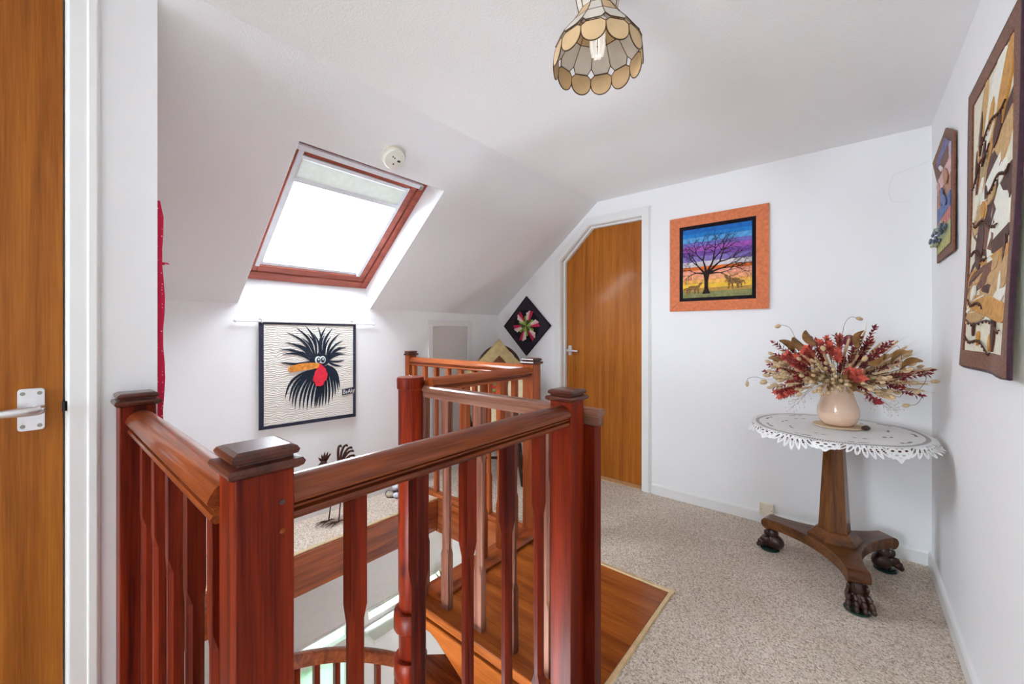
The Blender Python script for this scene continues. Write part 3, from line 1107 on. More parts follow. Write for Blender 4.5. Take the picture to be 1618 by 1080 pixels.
dn_ = [((430, 540), (235, 780)), ((440, 545), (270, 805)), ((450, 550), (292, 850)), ((465, 550), (315, 880)), ((475, 560), (352, 885)), ((490, 560), (383, 890)), ((500, 570), (415, 900)),
       ((510, 600), (450, 893)), ((520, 640), (483, 893)), ((535, 660), (497, 890)), ((545, 670), (522, 895)), ((560, 640), (550, 885)), ((575, 600), (578, 880)),
       ((590, 560), (605, 885)), ((600, 545), (640, 845)), ((605, 530), (668, 800)), ((600, 520), (698, 770)), ((595, 505), (715, 740)), ((590, 500), (708, 640))]
for (p0, p1) in dn_:
    a_, b__ = bq(*p0), bq(*p1)
    bend = .16 * (p1[0] - 520) / 250
    strip('feather', leaf_poly(*a_, *b__, .0080, bend), bf, .004, .0062, NAVY2, BQ)
def ell(cx_, cy_, rx, ry, n=22):
    return [bq(cx_ + rx * math.cos(2 * PI * i / n), cy_ - ry * math.sin(2 * PI * i / n)) for i in range(n)]
strip('head', ell(528, 450, 88, 62), bf, .004, .0066, NAVY2, BQ)
strip('chest', [bq(x, y) for x, y in ((420, 540), (470, 530), (600, 500), (625, 530), (630, 580), (590, 650), (480, 660), (430, 640), (390, 600))], bf, .004, .0058, NAVY2, BQ)
WHITEC = cloth('white_cotton', (.75, .80, .76), .05)
for ex_ in (512, 551):
    e_ = strip('eye', ell(ex_, 446, 28, 35), bf, .0066, .0085, WHITEC, BQ)
    strip('iris', ell(ex_ + 2, 448, 18, 26), bf, .0085, .0095, NAVY, e_)
    strip('glint', ell(ex_ + 4, 440, 7, 10, 10), bf, .0095, .0100, WHITEC, e_)
ORANGEC = cloth('orange_beak_cotton', (.60, .22, .035), .35, 40)
strip('beak', [bq(x, y) for x, y in ((258, 520), (262, 500), (300, 482), (370, 470), (450, 468), (520, 476), (526, 492), (522, 520), (470, 526), (400, 530), (330, 540), (275, 540))], bf, .0066, .0095, ORANGEC, BQ)
SCAR = cloth('scarlet_cotton', (.62, .022, .045), .2, 30)
for pl in (((535, 482), (555, 505), (580, 535), (582, 552), (490, 545), (505, 525), (520, 500)), ((490, 545), (582, 552), (598, 585), (592, 610), (470, 605), (480, 580), (482, 560)),
           ((470, 605), (592, 610), (586, 640), (562, 655), (558, 685), (530, 694), (490, 685), (478, 650), (465, 635))):
    strip('wattle', [bq(x, y) for x, y in pl], bf, .0068, .0105, SCAR, BQ)
nm = strip('name_patch', [bq(x, y) for x, y in ((735, 748), (858, 735), (860, 795), (735, 806))], bf, .0076, .0092, NAVY, BQ)
def text_mesh(txt, size):
    cu = bpy.data.curves.new('lettering', 'FONT')
    cu.body = txt
    cu.size = size
    cu.resolution_u = 2
    to = bpy.data.objects.new('lettering', cu)
    COL.objects.link(to)
    dg = bpy.context.evaluated_depsgraph_get()
    me = bpy.data.meshes.new_from_object(to.evaluated_get(dg))
    bpy.data.objects.remove(to)
    mb = MB()
    mb.v = [Vector(v.co) for v in me.vertices]
    mb.f = [tuple(p.vertices) for p in me.polygons]
    mb.mi = [0] * len(mb.f)
    return mb
tm = text_mesh('BeAky', .042)
x1_ = max(v.x for v in tm.v)
o_ = bq(743, 795)
tm.v = [Vector(bf(o_[0] + v.x * .084 / x1_, o_[1] + v.y + v.x * .06, .0096)) for v in tm.v]
obj('lettering', tm, WHITEC, nm)
# rod it hangs from
rod = thing('hanging_rod', 'thin white rod with knob ends above the bird quilt', 'rod', (XL + .018, 1.165, 1.262))
obj('rod', MB().tube([(XL + .020, .735, 1.262), (XL + .020, 1.597, 1.253)], .0048, 10), GLOSSW, rod, smooth=50)
for y, z in ((.735, 1.262), (1.597, 1.253)):
    obj('finial', MB().ball((XL + .020, y, z), .0085, .011, .0085), GLOSSW, rod, smooth=60)
for y in (.868, 1.437):
    mb = MB()
    mb.tube([(XL, y, 1.278), (XL + .02, y, 1.278), (XL + .030, y, 1.268), (XL + .026, y, 1.252)], .003, 8)
    mb.ball((XL + .004, y, 1.279), .004, .010, .010)
    obj('hook', mb, GLOSSW, rod, smooth=50)

# ---- tree quilt on the far wall (a = X, b = Z, c out of the wall towards the room)
TQ = thing('tree_quilt', 'square sunset quilt with a bare black tree and two leopards in terracotta border', 'wall hanging', (-.70, YB, 2.0))
tf = lambda a, b, c: (a, YB - .010 - c - (.012 * (a + 1.0) * max(0, 1.9 - b)), b)
QX0, QX1, QZ0, QZ1 = -1.0, -.392, 1.343, 2.002
IX0, IX1, IZ0, IZ1 = -.932, -.462, 1.411, 1.934
TERRA = cloth('terracotta_cotton', (.63, .19, .085), .16, 50)
BLKC = cloth('black_cotton', (.010, .008, .012), .3)
strip('backing', [(QX0 + .004, QZ0 + .004), (QX1 - .004, QZ0 + .004), (QX1 - .004, QZ1 - .004), (QX0 + .004, QZ1 - .004)], tf, -.004, .002, TERRA, TQ)
for pl in ([(QX0, QZ0), (QX1, QZ0), (IX1, IZ0), (IX0, IZ0)], [(QX1, QZ0), (QX1, QZ1), (IX1, IZ1), (IX1, IZ0)],
           [(QX1, QZ1), (QX0, QZ1), (IX0, IZ1), (IX1, IZ1)], [(QX0, QZ1), (QX0, QZ0), (IX0, IZ0), (IX0, IZ1)]):
    c_ = (sum(p[0] for p in pl) / 4, sum(p[1] for p in pl) / 4)
    strip('border', [(c_[0] + (p[0] - c_[0]) * .997, c_[1] + (p[1] - c_[1]) * .997) for p in pl], tf, .002, .007, TERRA, TQ)
strip('inner_border', [(IX0, IZ0), (IX1, IZ0), (IX1, IZ1), (IX0, IZ1)], tf, .002, .0045, BLKC, TQ)
SX0, SX1, SZ0, SZ1 = IX0 + .023, IX1 - .023, IZ0 + .023, IZ1 - .025
bands = [(.0, (.24, .24, .10), 'moss'), (.085, (.46, .27, .07), 'ochre'), (.135, (.80, .50, .06), 'yellow'), (.20, (.83, .43, .10), 'amber'), (.255, (.80, .36, .19), 'apricot'), (.33, (.79, .33, .22), 'peach'),
         (.395, (.70, .15, .03), 'orange'), (.445, (.62, .55, .58), 'pale'), (.52, (.22, .16, .45), 'violet'), (.60, (.19, .08, .36), 'purple'), (.67, (.34, .10, .42), 'magenta'), (.745, (.18, .15, .47), 'lilac'),
         (.80, (.10, .32, .62), 'sky'), (.875, (.025, .19, .52), 'blue'), (.935, (.02, .13, .43), 'deep')]
for i, (t0, col, nm_) in enumerate(bands):
    t1 = bands[i + 1][0] if i + 1 < len(bands) else 1.0
    z0, z1 = SZ0 + (SZ1 - SZ0) * t0, SZ0 + (SZ1 - SZ0) * t1
    mm_ = cloth('batik_' + nm_, col, .22, 40)
    strip('sky_strip' if i > 1 else 'ground_strip', [(SX0, z0), (SX1, z0), (SX1, z1 - .0006), (SX0, z1 - .0006)], tf, .0045, .0052 + .0006 * (i % 2), mm_, TQ)
rt = random.Random(5)
tree = MB()
def seg2(a, b, w0, w1, c=.0075):
    dx, dy = b[0] - a[0], b[1] - a[1]
    ln = math.hypot(dx, dy) + 1e-9
    px, py = -dy / ln, dx / ln
    tree.prism([(a[0] + px * w0, a[1] + py * w0), (a[0] - px * w0, a[1] - py * w0), (b[0] - px * w1, b[1] - py * w1), (b[0] + px * w1, b[1] + py * w1)], tf, .0055, c)
def branch(p, ang, ln, w, depth):
    q = p
    k = 3
    for i in range(k):
        ang += rt.uniform(-.16, .16) + (.05 if math.cos(ang) < 0 else -.05) * (2 if depth < 2 else 0)
        r2 = (q[0] + math.cos(ang) * ln / k, q[1] + math.sin(ang) * ln / k)
        seg2(q, r2, w * (1 - i * .18), w * (1 - (i + 1) * .18))
        q = r2
        if depth > 0 and i >= 1 and depth < 4:
            branch(q, ang + rt.choice((-1, 1)) * rt.uniform(.5, 1.0), ln * .55, w * .42, depth - 2 if depth > 1 else 0)
    if depth > 0:
        for s_ in (-1, 1):
            branch(q, ang + s_ * rt.uniform(.28, .55), ln * .74, w * .52, depth - 1)
TXc, TZb = SX0 + .36 * (SX1 - SX0), SZ0 + .05 * (SZ1 - SZ0)
tz = lambda f_: SZ0 + (SZ1 - SZ0) * f_
tree.prism([(TXc - .026, TZb), (TXc + .026, TZb), (TXc + .013, tz(.12)), (TXc + .012, tz(.24)), (TXc + .022, tz(.34)), (TXc - .018, tz(.34)), (TXc - .011, tz(.24)), (TXc - .012, tz(.12))], tf, .0052, .0078)
for ang, ln, w_ in ((2.85, .085, .0065), (2.25, .115, .0075), (1.72, .135, .0085), (1.22, .145, .009), (.80, .155, .0095), (.42, .145, .008), (.12, .115, .006)):
    branch((TXc + .008 * math.cos(ang), tz(.335)), ang, ln * .70, w_, 4)
obj('tree_applique', tree, cloth('dark_tree_cotton', (.028, .016, .014), .4), TQ)
LEO = plain('spotted_leopard_print', (.42, .26, .11), .9, var=.1)
nt_ = LEO.node_tree
b_ = nt_.nodes['Principled BSDF']
vo_ = nd(nt_, 'ShaderNodeTexVoronoi', i_Scale=190.0)
tc_ = nd(nt_, 'ShaderNodeTexCoord')
nt_.links.new(tc_.outputs['Object'], vo_.inputs['Vector'])
rp_ = ramp(nt_, [(.28, (.02, .010, .006)), (.55, (.33, .17, .05))])
nt_.links.new(vo_.outputs['Distance'], rp_.inputs[0])
nt_.links.new(rp_.outputs[0], b_.inputs['Base Color'])
leo = [(0, .30), (.04, .44), (.10, .50), (.2, .50), (.30, .62), (.45, .68), (.62, .66), (.76, .70), (.84, .86), (.95, .93), (1.0, .84), (.96, .74), (.88, .66), (.84, .50), (.80, .36), (.82, .02), (.74, .0), (.71, .32),
       (.66, .36), (.63, .02), (.56, .0), (.56, .34), (.40, .32), (.36, .02), (.28, .0), (.28, .30), (.22, .24), (.22, .02), (.14, .0), (.16, .30), (.12, .42), (.06, .36), (.03, .20)]
for (x0_, w_, z_, h_, flip) in ((SX0 + .005, .125, tz(.055), .085, 1), (SX0 + .62 * (SX1 - SX0), .125, tz(.10), .105, -1)):
    pl = [((x0_ + w_ * a_) if flip == 1 else (x0_ + w_ * (1 - a_)), z_ + h_ * b2_) for a_, b2_ in leo]
    strip('leopard_applique', pl, tf, .0055, .0072, LEO, TQ)

# ---- flower quilt hung as a diamond
FQ = thing('flower_quilt', 'dark diamond quilt with a pinwheel flower in pink and green', 'wall hanging', (-2.313, YB, 1.53))
ff = lambda a, b, c: (a, YB - .006 - c, b)
fc = (-2.313, 1.252)
CHAR = cloth('charcoal_cotton', (.030, .024, .034), .25)
fd = .278
strip('backing', [(fc[0], fc[1] - fd), (fc[0] + fd, fc[1]), (fc[0], fc[1] + fd), (fc[0] - fd, fc[1])], ff, 0, .006, CHAR, FQ)
for k in range(4):
    a0, a1 = k * PI / 2, (k + 1) * PI / 2
    pt = lambda a, r: (fc[0] + r * math.cos(a), fc[1] + r * math.sin(a))
    strip('binding', [pt(a0, fd), pt(a1, fd), pt(a1, fd - .012), pt(a0, fd - .012)], ff, .006, .0085, BLKC, FQ)
strip('centre_panel', [(fc[0] + .155 * math.cos(t), fc[1] + .16 * math.sin(t)) for t in [PI / 8 + PI * i / 4 for i in range(8)]], ff, .006, .0075, BLKC, FQ)
PINK = cloth('crimson_cotton', (.50, .018, .065), .15)
BLUSH = cloth('blush_cotton', (.70, .45, .46), .12)
WHT = cloth('pale_pink_cotton', (.78, .66, .62), .08)
LIME = cloth('lime_cotton', (.30, .38, .08), .2)
GRN = cloth('dark_green_cotton', (.05, .09, .02), .3)
for k in range(6):
    t0 = math.radians(62 + 60 * k)
    def pp(r, d):
        a = t0 + math.radians(d) + r * 1.1
        return (fc[0] + r * math.cos(a), fc[1] + r * math.sin(a))
    for mt_, d0, d1, r0, r1 in ((GRN, -26, -12, .004, .085), (PINK, -14, 0, .045, .158), (BLUSH, 0, 9, .04, .150), (WHT, 9, 20, .04, .132), (LIME, 20, 34, .004, .098)):
        n_ = 6
        e0 = [pp(r0 + (r1 - r0) * i / n_, d0) for i in range(n_ + 1)]
        e1 = [pp(r0 + (r1 * (.93 if mt_ is not PINK else .9) - r0) * i / n_, d1) for i in range(n_ + 1)]
        strip('petal', e0 + e1[::-1], ff, .0075, .0100, mt_, FQ)
    strip('petal', [pp(.004, -26), pp(.05, -14), pp(.062, 6), pp(.05, 20), pp(.004, 34)], ff, .0075, .0105, LIME if k % 2 else GRN, FQ)

# ---- large brown quilt and small landscape quilt on the right wall (a = Y, b = Z, c out of the wall)
GQ = thing('abstract_quilt', 'long brown-bordered patchwork hanging with cream, tan and dark leaf shapes', 'wall hanging', (XR, 1.77, 1.99))
def gf(a, b, c):
    sag = (1.99 - b) / .9
    return (XR - .006 - c - .016 * sag - .008 * math.sin(a * 14 + b * 5) * sag, a, b)
GY0, GY1, GZ0, GZ1 = 1.475, 2.022, 1.088, 1.985
BRN = cloth('speckled_brown_cotton', (.17, .066, .035), .45, 160)
CRM = cloth('cream_cotton', (.70, .66, .52), .10)
TAN = cloth('tan_cotton', (.50, .31, .13), .2)
GOLD = cloth('amber_cotton', (.52, .25, .05), .25)
DKB = cloth('chocolate_cotton', (.075, .026, .016), .4)
PLUM = cloth('plum_binding', (.05, .022, .032), .2)
KHK = cloth('khaki_cotton', (.38, .28, .13), .3)
WHQ = cloth('white_patch_cotton', (.76, .75, .66), .06)
def grid_panel(mb, a0, a1, b0, b1, fn, c0, c1, na=8, nb=14):
    for side, c in ((0, c0), (1, c1)):
        rows = [[fn(a0 + (a1 - a0) * i / na, b0 + (b1 - b0) * j / nb, c) for i in range(na + 1)] for j in range(nb + 1)]
        mb.loft(rows, False, closed=False)
    return mb
mb = MB()
obj('backing', grid_panel(mb, GY0, GY1, GZ0, GZ1, gf, -.002, .003), CRM, GQ)
gb = .052
for (a0, a1, b0, b1) in ((GY0, GY0 + gb, GZ0, GZ1), (GY1 - gb, GY1, GZ0, GZ1), (GY0 + gb, GY1 - gb, GZ0, GZ0 + gb), (GY0 + gb, GY1 - gb, GZ1 - gb, GZ1)):
    mb = MB()
    na, nb = (2, 16) if a1 - a0 < b1 - b0 else (10, 2)
    rows = [[gf(a0 + (a1 - a0) * i / na, b0 + (b1 - b0) * j / nb, .0075) for i in range(na + 1)] for j in range(nb + 1)]
    mb.loft(rows, False, closed=False)
    rows = [[gf(a0 + (a1 - a0) * i / na, b0 + (b1 - b0) * j / nb, .0) for i in range(na + 1)] for j in range(nb + 1)]
    mb.loft(rows, False, closed=False)
    for e in ((a0, a0, b0, b1), (a1, a1, b0, b1), (a0, a1, b0, b0), (a0, a1, b1, b1)):
        n_ = 12
        mb.loft([[gf(e[0] + (e[1] - e[0]) * i / n_, e[2] + (e[3] - e[2]) * i / n_, c) for i in range(n_ + 1)] for c in (0, .0075)], False, closed=False)
    obj('border', mb, BRN, GQ)
edge = [(GY1, GZ1), (GY1, GZ0), (GY0, GZ0), (GY0, GZ1), (GY1, GZ1)]
pts = []
for i in range(4):
    for k in range(10):
        t = k / 10
        pts.append(gf(edge[i][0] + (edge[i + 1][0] - edge[i][0]) * t, edge[i][1] + (edge[i + 1][1] - edge[i][1]) * t, .003))
obj('binding', MB().tube(pts + [pts[0]], .0055, 7), PLUM, GQ, smooth=60)
rq = random.Random(11)
def blob(cx_, cz_, l, w, ang, kind=0, n=14):
    out = []
    for i in range(n):
        t = 2 * PI * i / n
        x = l * math.cos(t)
        y = w * math.sin(t) * (1 + .25 * math.sin(2 * t + kind))
        if kind == 1:
            y *= (1 - abs(math.cos(t)) ** 3)
        out.append((cx_ + x * math.cos(ang) - y * math.sin(ang), cz_ + x * math.sin(ang) + y * math.cos(ang)))
    return out
cells = []
PALET = [TAN, GOLD, DKB, WHQ, KHK, BRN, DKB, WHQ, TAN]
ia0, ia1, ib0, ib1 = GY0 + gb + .004, GY1 - gb - .004, GZ0 + gb + .004, GZ1 - gb - .004
def clampi(p):
    return (min(max(p[0], ia0), ia1), min(max(p[1], ib0), ib1))
lay = 0
# broad sweeping bands, then leaves and pods, placed from the close-up (fraction from left edge, fraction from top)
sweeps = [(.55, .20, .30, .060, .9, GOLD), (.75, .30, .28, .050, .7, DKB), (.35, .33, .22, .04, 1.1, KHK), (.60, .36, .34, .048, .55, TAN), (.45, .44, .30, .035, .5, WHQ), (.7, .48, .24, .055, .4, DKB), (.75, .52, .13, .060, 1.3, WHQ),
          (.3, .50, .16, .04, .3, TAN), (.4, .57, .26, .032, -.3, BRN), (.72, .59, .20, .060, 1.0, WHQ), (.36, .60, .12, .04, 1.4, DKB), (.5, .66, .36, .030, .25, DKB), (.5, .70, .38, .028, .15, GOLD), (.35, .73, .30, .030, .2, BRN),
          (.55, .76, .40, .045, .2, TAN), (.5, .82, .34, .022, .1, WHQ), (.6, .845, .34, .032, -.1, GOLD), (.3, .86, .2, .025, .2, TAN), (.62, .10, .25, .05, 1.0, WHQ), (.3, .12, .2, .03, 1.2, TAN), (.85, .12, .2, .04, 1.1, GOLD)]
for fx, fz, l, w_, ang, mt_ in sweeps:
    cy_ = ia1 - fx * (ia1 - ia0)
    cz_ = ib1 - fz * (ib1 - ib0)
    pl = [clampi(p) for p in blob(cy_, cz_, l * .62, w_, PI - ang, 0)]
    lay += 1
    strip('patch', pl, gf, .003, .0042 + .00012 * lay, mt_, GQ)
pods = [(.28, .17, .085, .021, 1.35, DKB), (.58, .16, .06, .03, 1.1, GOLD), (.72, .24, .07, .03, .9, DKB), (.15, .26, .05, .012, 1.3, DKB), (.22, .34, .06, .016, 1.2, BRN), (.45, .48, .028, .030, 0, GOLD), (.62, .45, .05, .020, .6, TAN),
        (.82, .40, .05, .02, .8, WHQ), (.2, .44, .05, .014, 1.4, WHQ), (.35, .40, .06, .012, .9, WHQ), (.88, .66, .05, .016, 1.2, DKB), (.55, .775, .018, .06, 1.5, DKB), (.25, .78, .04, .018, .9, WHQ), (.78, .77, .05, .014, 1.2, WHQ),
        (.64, .92, .085, .021, 1.45, DKB), (.56, .97, .035, .014, 1.3, GOLD), (.26, .92, .028, .007, 1.4, DKB), (.34, .955, .030, .008, 1.3, GOLD), (.55, .88, .05, .012, .2, WHQ), (.70, .69, .05, .02, .5, TAN), (.42, .27, .05, .014, 1.0, DKB)]
for fx, fz, l, w_, ang, mt_ in pods:
    cy_ = ia1 - fx * (ia1 - ia0)
    cz_ = ib1 - fz * (ib1 - ib0)
    pl = [clampi(p) for p in blob(cy_, cz_, l * .75, w_, PI - ang, 1)]
    lay += 1
    strip('leaf_applique', pl, gf, .004, .0060 + .00008 * lay, mt_, GQ)
for (x0, z0, x1, z1) in ((.05, .35, .6, .26), (.10, .60, .55, .66), (.2, .50, .75, .56), (.12, .88, .95, .92), (.55, .43, .98, .40), (.15, .80, .60, .86), (.1, .945, .62, 1.0), (.3, .22, .9, .18)):
    n_ = 12
    mb = MB()
    P_ = []
    for i in range(n_ + 1):
        t = i / n_
        P_.append(gf(ia1 - (x0 + (x1 - x0) * t) * (ia1 - ia0), ib1 - (z0 + (z1 - z0) * t + .012 * math.sin(t * 9)) * (ib1 - ib0), .0105))
    mb.tube(P_, .0022, 5)
    for i in range(1, n_):
        p = Vector(P_[i])
        mb.ball(p + Vector((0, 0, -.004)), .0025, .003, .0045, 6, 4)
    obj('rickrack', mb, DKB, GQ)

LQ = thing('landscape_quilt', 'small brown-edged landscape quilt with purple sky and frilled green foreground', 'wall hanging', (XR, 2.55, 2.04))
def lf(a, b, c):
    return (XR - .005 - c - .010 * (2.04 - b) - .006 * math.sin(a * 11), a, b)
LO = [(2.86, 2.030), (2.456, 2.050), (2.30, 1.975), (2.292, 1.515), (2.735, 1.520), (2.755, 1.90)]
LI = inset(LO, -.036)
strip('backing', LO, lf, -.002, .004, BRN, LQ)
def clip_poly(poly, z0, z1):
    def half(P, z, keep_above):
        out = []
        for i in range(len(P)):
            a, b = P[i], P[(i + 1) % len(P)]
            ina = (a[1] >= z) == keep_above
            inb = (b[1] >= z) == keep_above
            if ina:
                out.append(a)
            if ina != inb:
                t = (z - a[1]) / (b[1] - a[1])
                out.append((a[0] + (b[0] - a[0]) * t, z))
        return out
    return half(half(poly, z0, True), z1, False)
lcols = [(1.50, 1.60, (.45, .42, .14), 'yellow_green'), (1.60, 1.645, (.42, .46, .26), 'sage'), (1.645, 1.70, (.50, .17, .15), 'rose'), (1.70, 1.76, (.10, .15, .34), 'slate_blue'), (1.76, 1.83, (.42, .20, .13), 'rust'),
         (1.83, 1.90, (.62, .40, .38), 'dusty_pink'), (1.90, 1.96, (.45, .36, .46), 'mauve'), (1.96, 2.02, (.14, .12, .26), 'indigo')]
for i, (z0, z1, col, nm_) in enumerate(lcols):
    pl = clip_poly(LI, z0, z1)
    if len(pl) > 2:
        strip('landscape_strip', pl, lf, .004, .0058 + .001 * (i % 2), cloth('landscape_' + nm_, col, .3, 50), LQ)
strip('gold_edging', [LI[0], LI[1], (LI[1][0] + .006, LI[1][1]), (LI[0][0] + .006, LI[0][1])], lf, .006, .009, GOLD, LQ)
rocks = [((2.62, 1.80), .06, .03, (.40, .17, .10)), ((2.52, 1.78), .05, .035, (.11, .16, .36)), ((2.68, 1.86), .05, .025, (.55, .32, .28)), ((2.42, 1.84), .05, .03, (.45, .22, .14)), ((2.58, 1.92), .10, .012, (.70, .62, .60)), ((2.45, 1.75), .06, .02, (.13, .18, .36))]
for i, ((a_, z_), l, w_, col) in enumerate(rocks):
    strip('rock_applique', blob(a_, z_, l, w_, .3, 0), lf, .006, .0095, cloth('rock_cotton_%d' % i, col, .3), LQ)
FRL = [cloth('frill_blue', (.13, .17, .24), .3), cloth('frill_green', (.40, .44, .30), .3)]
for k in range(9):
    t = k / 8
    mb = MB()
    P_ = lf(2.755 - .36 * t + rq.uniform(-.01, .01), 1.66 - .06 * rq.random(), .010)
    for j in range(5):
        mb.ball((P_[0] - .004 * j, P_[1] + rq.uniform(-.02, .02), P_[2] + rq.uniform(-.014, .014)), .006, .016, .009, 7, 5)
    obj('frill', mb, FRL[k % 2], LQ, smooth=60)

# ---- red spotted fabric hanging on the end wall beside the well
REDF = plain('red_dotted_fabric', (.55, .010, .045), .9, var=.15)
nt_ = REDF.node_tree
b_ = nt_.nodes['Principled BSDF']
vo_ = nd(nt_, 'ShaderNodeTexVoronoi', i_Scale=95.0, i_Randomness=.35)
tc_ = nd(nt_, 'ShaderNodeTexCoord')
nt_.links.new(tc_.outputs['Object'], vo_.inputs['Vector'])
rp_ = ramp(nt_, [(.16, (.80, .35, .38)), (.26, (.52, .008, .05))])
nt_.links.new(vo_.outputs['Distance'], rp_.inputs[0])
nt_.links.new(rp_.outputs[0], b_.inputs['Base Color'])
rh = thing('red_hanging', 'red dotted fabric hanging on the wall end above the stairwell newel', 'wall hanging', (-1.75, YW, 1.6))
rows = []
for j in range(17):
    z = 1.605 - j * .05
    row = []
    for i in range(9):
        x = -1.640 - i * .04
        wv_ = .013 + .0028 * math.sin(j * 1.3) + .0045 * min(1, j / 7) + .004 * math.sin(i * 1.7)
        if j == 0:
            wv_ *= .6
        row.append((x, YW + wv_, z))
    rows.append(row)
mb = MB().loft(rows, False, closed=False)
mb.loft([[(p[0], YW + .001, p[2]) for p in r] for r in rows], False, closed=False)
mb.loft([[r[0], (r[0][0], YW + .001, r[0][2])] for r in rows], False, closed=False)
mb.loft([rows[0], [(p[0], YW + .001, p[2]) for p in rows[0]]], False, closed=False)
obj('fabric', mb, REDF, rh, smooth=60)
obj('fringe_tuft', MB().tube([(-1.645, YW + .014, 1.412), (-1.648, YW + .025, 1.414), (-1.650, YW + .032, 1.413)], [.005, .003, .0008], 6), REDF, rh)

# ================================================================ TABLE
TX, TY, TZ = -.065, 2.56, .722
tb = thing('pedestal_table', 'round walnut pedestal table on a three-cornered base with carved paw feet', 'table', (TX, TY, 0))
obj('table_top', MB().lathe([(.30, TZ - .024), (.348, TZ - .022), (.353, TZ - .016), (.353, TZ - .005), (.349, TZ), (.30, TZ)], (TX, TY, 0), 64), WALNUT_X, tb, smooth=35)
obj('bearer', MB().box(TX - .12, TX + .12, TY - .12, TY + .12, TZ - .052, TZ - .0245), WALNUT_X, tb, bevel=.006)
HA = math.radians(17)
def hexr(r, z, n=6):
    return [(TX + r * math.cos(HA + 2 * PI * i / n), TY + r * math.sin(HA + 2 * PI * i / n), z) for i in range(n)]
obj('pedestal', MB().loft([hexr(.044, TZ - .053), hexr(.046, .60), hexr(.066, .225)]), WALNUT_Z, tb)
obj('pedestal_collar', MB().loft([hexr(.072, .225), hexr(.078, .222), hexr(.108, .192), hexr(.112, .186), hexr(.112, .178)]), WALNUT_X, tb)
FA = [math.radians(a) for a in (-73, 47, 167)]
FR = .285
out = []
for k in range(3):
    a = FA[k]
    a2 = FA[(k + 1) % 3] + (2 * PI if k == 2 else 0)
    u = Vector((math.cos(a), math.sin(a)))
    p = Vector((-u.y, u.x))
    for d in (-1, 1):
        pass
    end = [u * (FR - .01) - p * .042, u * (FR + .005) - p * .038, u * (FR + .005) + p * .038, u * (FR - .01) + p * .042]
    out += [tuple(Vector((TX, TY)) + e) for e in end]
    u2 = Vector((math.cos(a2), math.sin(a2)))
    p2 = Vector((-u2.y, u2.x))
    A_ = u * (FR - .01) + p * .042
    B_ = u2 * (FR - .01) - p2 * .042
    M_ = (u + u2).normalized() * .055
    for i in range(1, 10):
        t = i / 10
        q = A_ * (1 - t) ** 2 + M_ * 2 * t * (1 - t) + B_ * t ** 2
        out.append(tuple(Vector((TX, TY)) + q))
obj('base_platform', MB().prism(out, lambda a, b, c: (a, b, c), .128, .178), WALNUT_X, tb, bevel=.004)
for k in range(3):
    u = Vector((math.cos(FA[k]), math.sin(FA[k]), 0))
    p = Vector((-u.y, u.x, 0))
    C0 = Vector((TX, TY, 0))
    mb = MB()
    mb.tube([C0 + u * (FR + .004) - p * .040 + Vector((0, 0, .150)), C0 + u * (FR + .004) + p * .040 + Vector((0, 0, .150))], .028, 20)
    obj('scroll_end', mb, WALNUT_X, tb, smooth=40)
    rot = Matrix((u, p, Vector((0, 0, 1)))).transposed()
    mb = MB()
    c0 = C0 + u * (FR - .005)
    mb.ball(c0 + Vector((0, 0, .050)) - u * .012, .050, .037, .042, 16, 10, rot)
    mb.ball(c0 + Vector((0, 0, .092)) - u * .004, .030, .032, .040, 14, 8, rot)
    for j, s_ in enumerate((-1.5, -.5, .5, 1.5)):
        ang = s_ * .22
        d = (u * math.cos(ang) + p * math.sin(ang))
        rot2 = Matrix((d, Vector((-d.y, d.x, 0)), Vector((0, 0, 1)))).transposed()
        base = c0 + p * (s_ * .0185)
        mb.ball(base + d * .018 + Vector((0, 0, .060)), .026, .0115, .020, 10, 8, rot2)
        mb.ball(base + d * .038 + Vector((0, 0, .040)), .018, .0115, .020, 10, 8, rot2)
        mb.ball(base + d * .050 + Vector((0, 0, .026)), .012, .0095, .013, 10, 8, rot2)
        mb.ball(base * 1 + d * .010 + Vector((0, 0, .098)), .016, .0085, .020, 8, 6, rot2)
    obj('paw_foot', mb, PAWM, tb, smooth=60)
    names = ('under the paw foot pointing into the room', 'under the paw foot by the corner', 'under the paw foot by the far wall')
    cup = MB().lathe([(.044, 0), (.047, .003), (.047, .008), (.043, .010)], tuple(c0 + u * .008), 28)
    tag(obj('castor_cup', cup, plain('dark_green_glass_%d' % k, (.02, .045, .035), .15), smooth=40, base=c0), 'dark green glass castor cup ' + names[k], 'castor cup', 'castor cups')

# ---- lace cloth
LINEN = plain('white_linen', (.80, .80, .79), .85, var=.03, bmp=.25, bscale=30, bdist=.004)
LACE = plain('white_lace', (.80, .80, .79), .9, var=.04, bmp=.6, bscale=400, bdist=.002)
tc = thing('lace_tablecloth', 'round white linen cloth with cutwork lace edge on the pedestal table', 'tablecloth', (TX, TY, TZ))
def cz(r, a):
    """cloth surface height and radius for arc length r from the centre"""
    rim = .352
    if r <= rim:
        return r, TZ + .0025 + .0012 * math.sin(a * 7 + r * 30)
    d = r - rim
    fl = .62 + .22 * math.sin(a * 6 + 1.0)
    return rim + .004 + d * (1 - fl) + .001, TZ + .0015 - d * fl
def CP(r, a, dz=0.0):
    rr, z = cz(r, a)
    return Vector((TX + rr * math.cos(a), TY + rr * math.sin(a), z + dz))
mb = MB()
SEG = 96
rings = [[CP(r, 2 * PI * i / SEG) for i in range(SEG)] for r in (.001, .08, .16, .24, .30, .318)]
mb.loft(rings, False)
obj('cloth', mb, LINEN, tc, smooth=60)
NM = 9
mb = MB()
for i in range(NM * 24):                # ladder stitch between cloth and lace
    a0 = 2 * PI * i / (NM * 24)
    mb.add([CP(.318, a0), CP(.318, a0 + .012), CP(.334, a0 + .012), CP(.334, a0)], [(0, 1, 2, 3)])
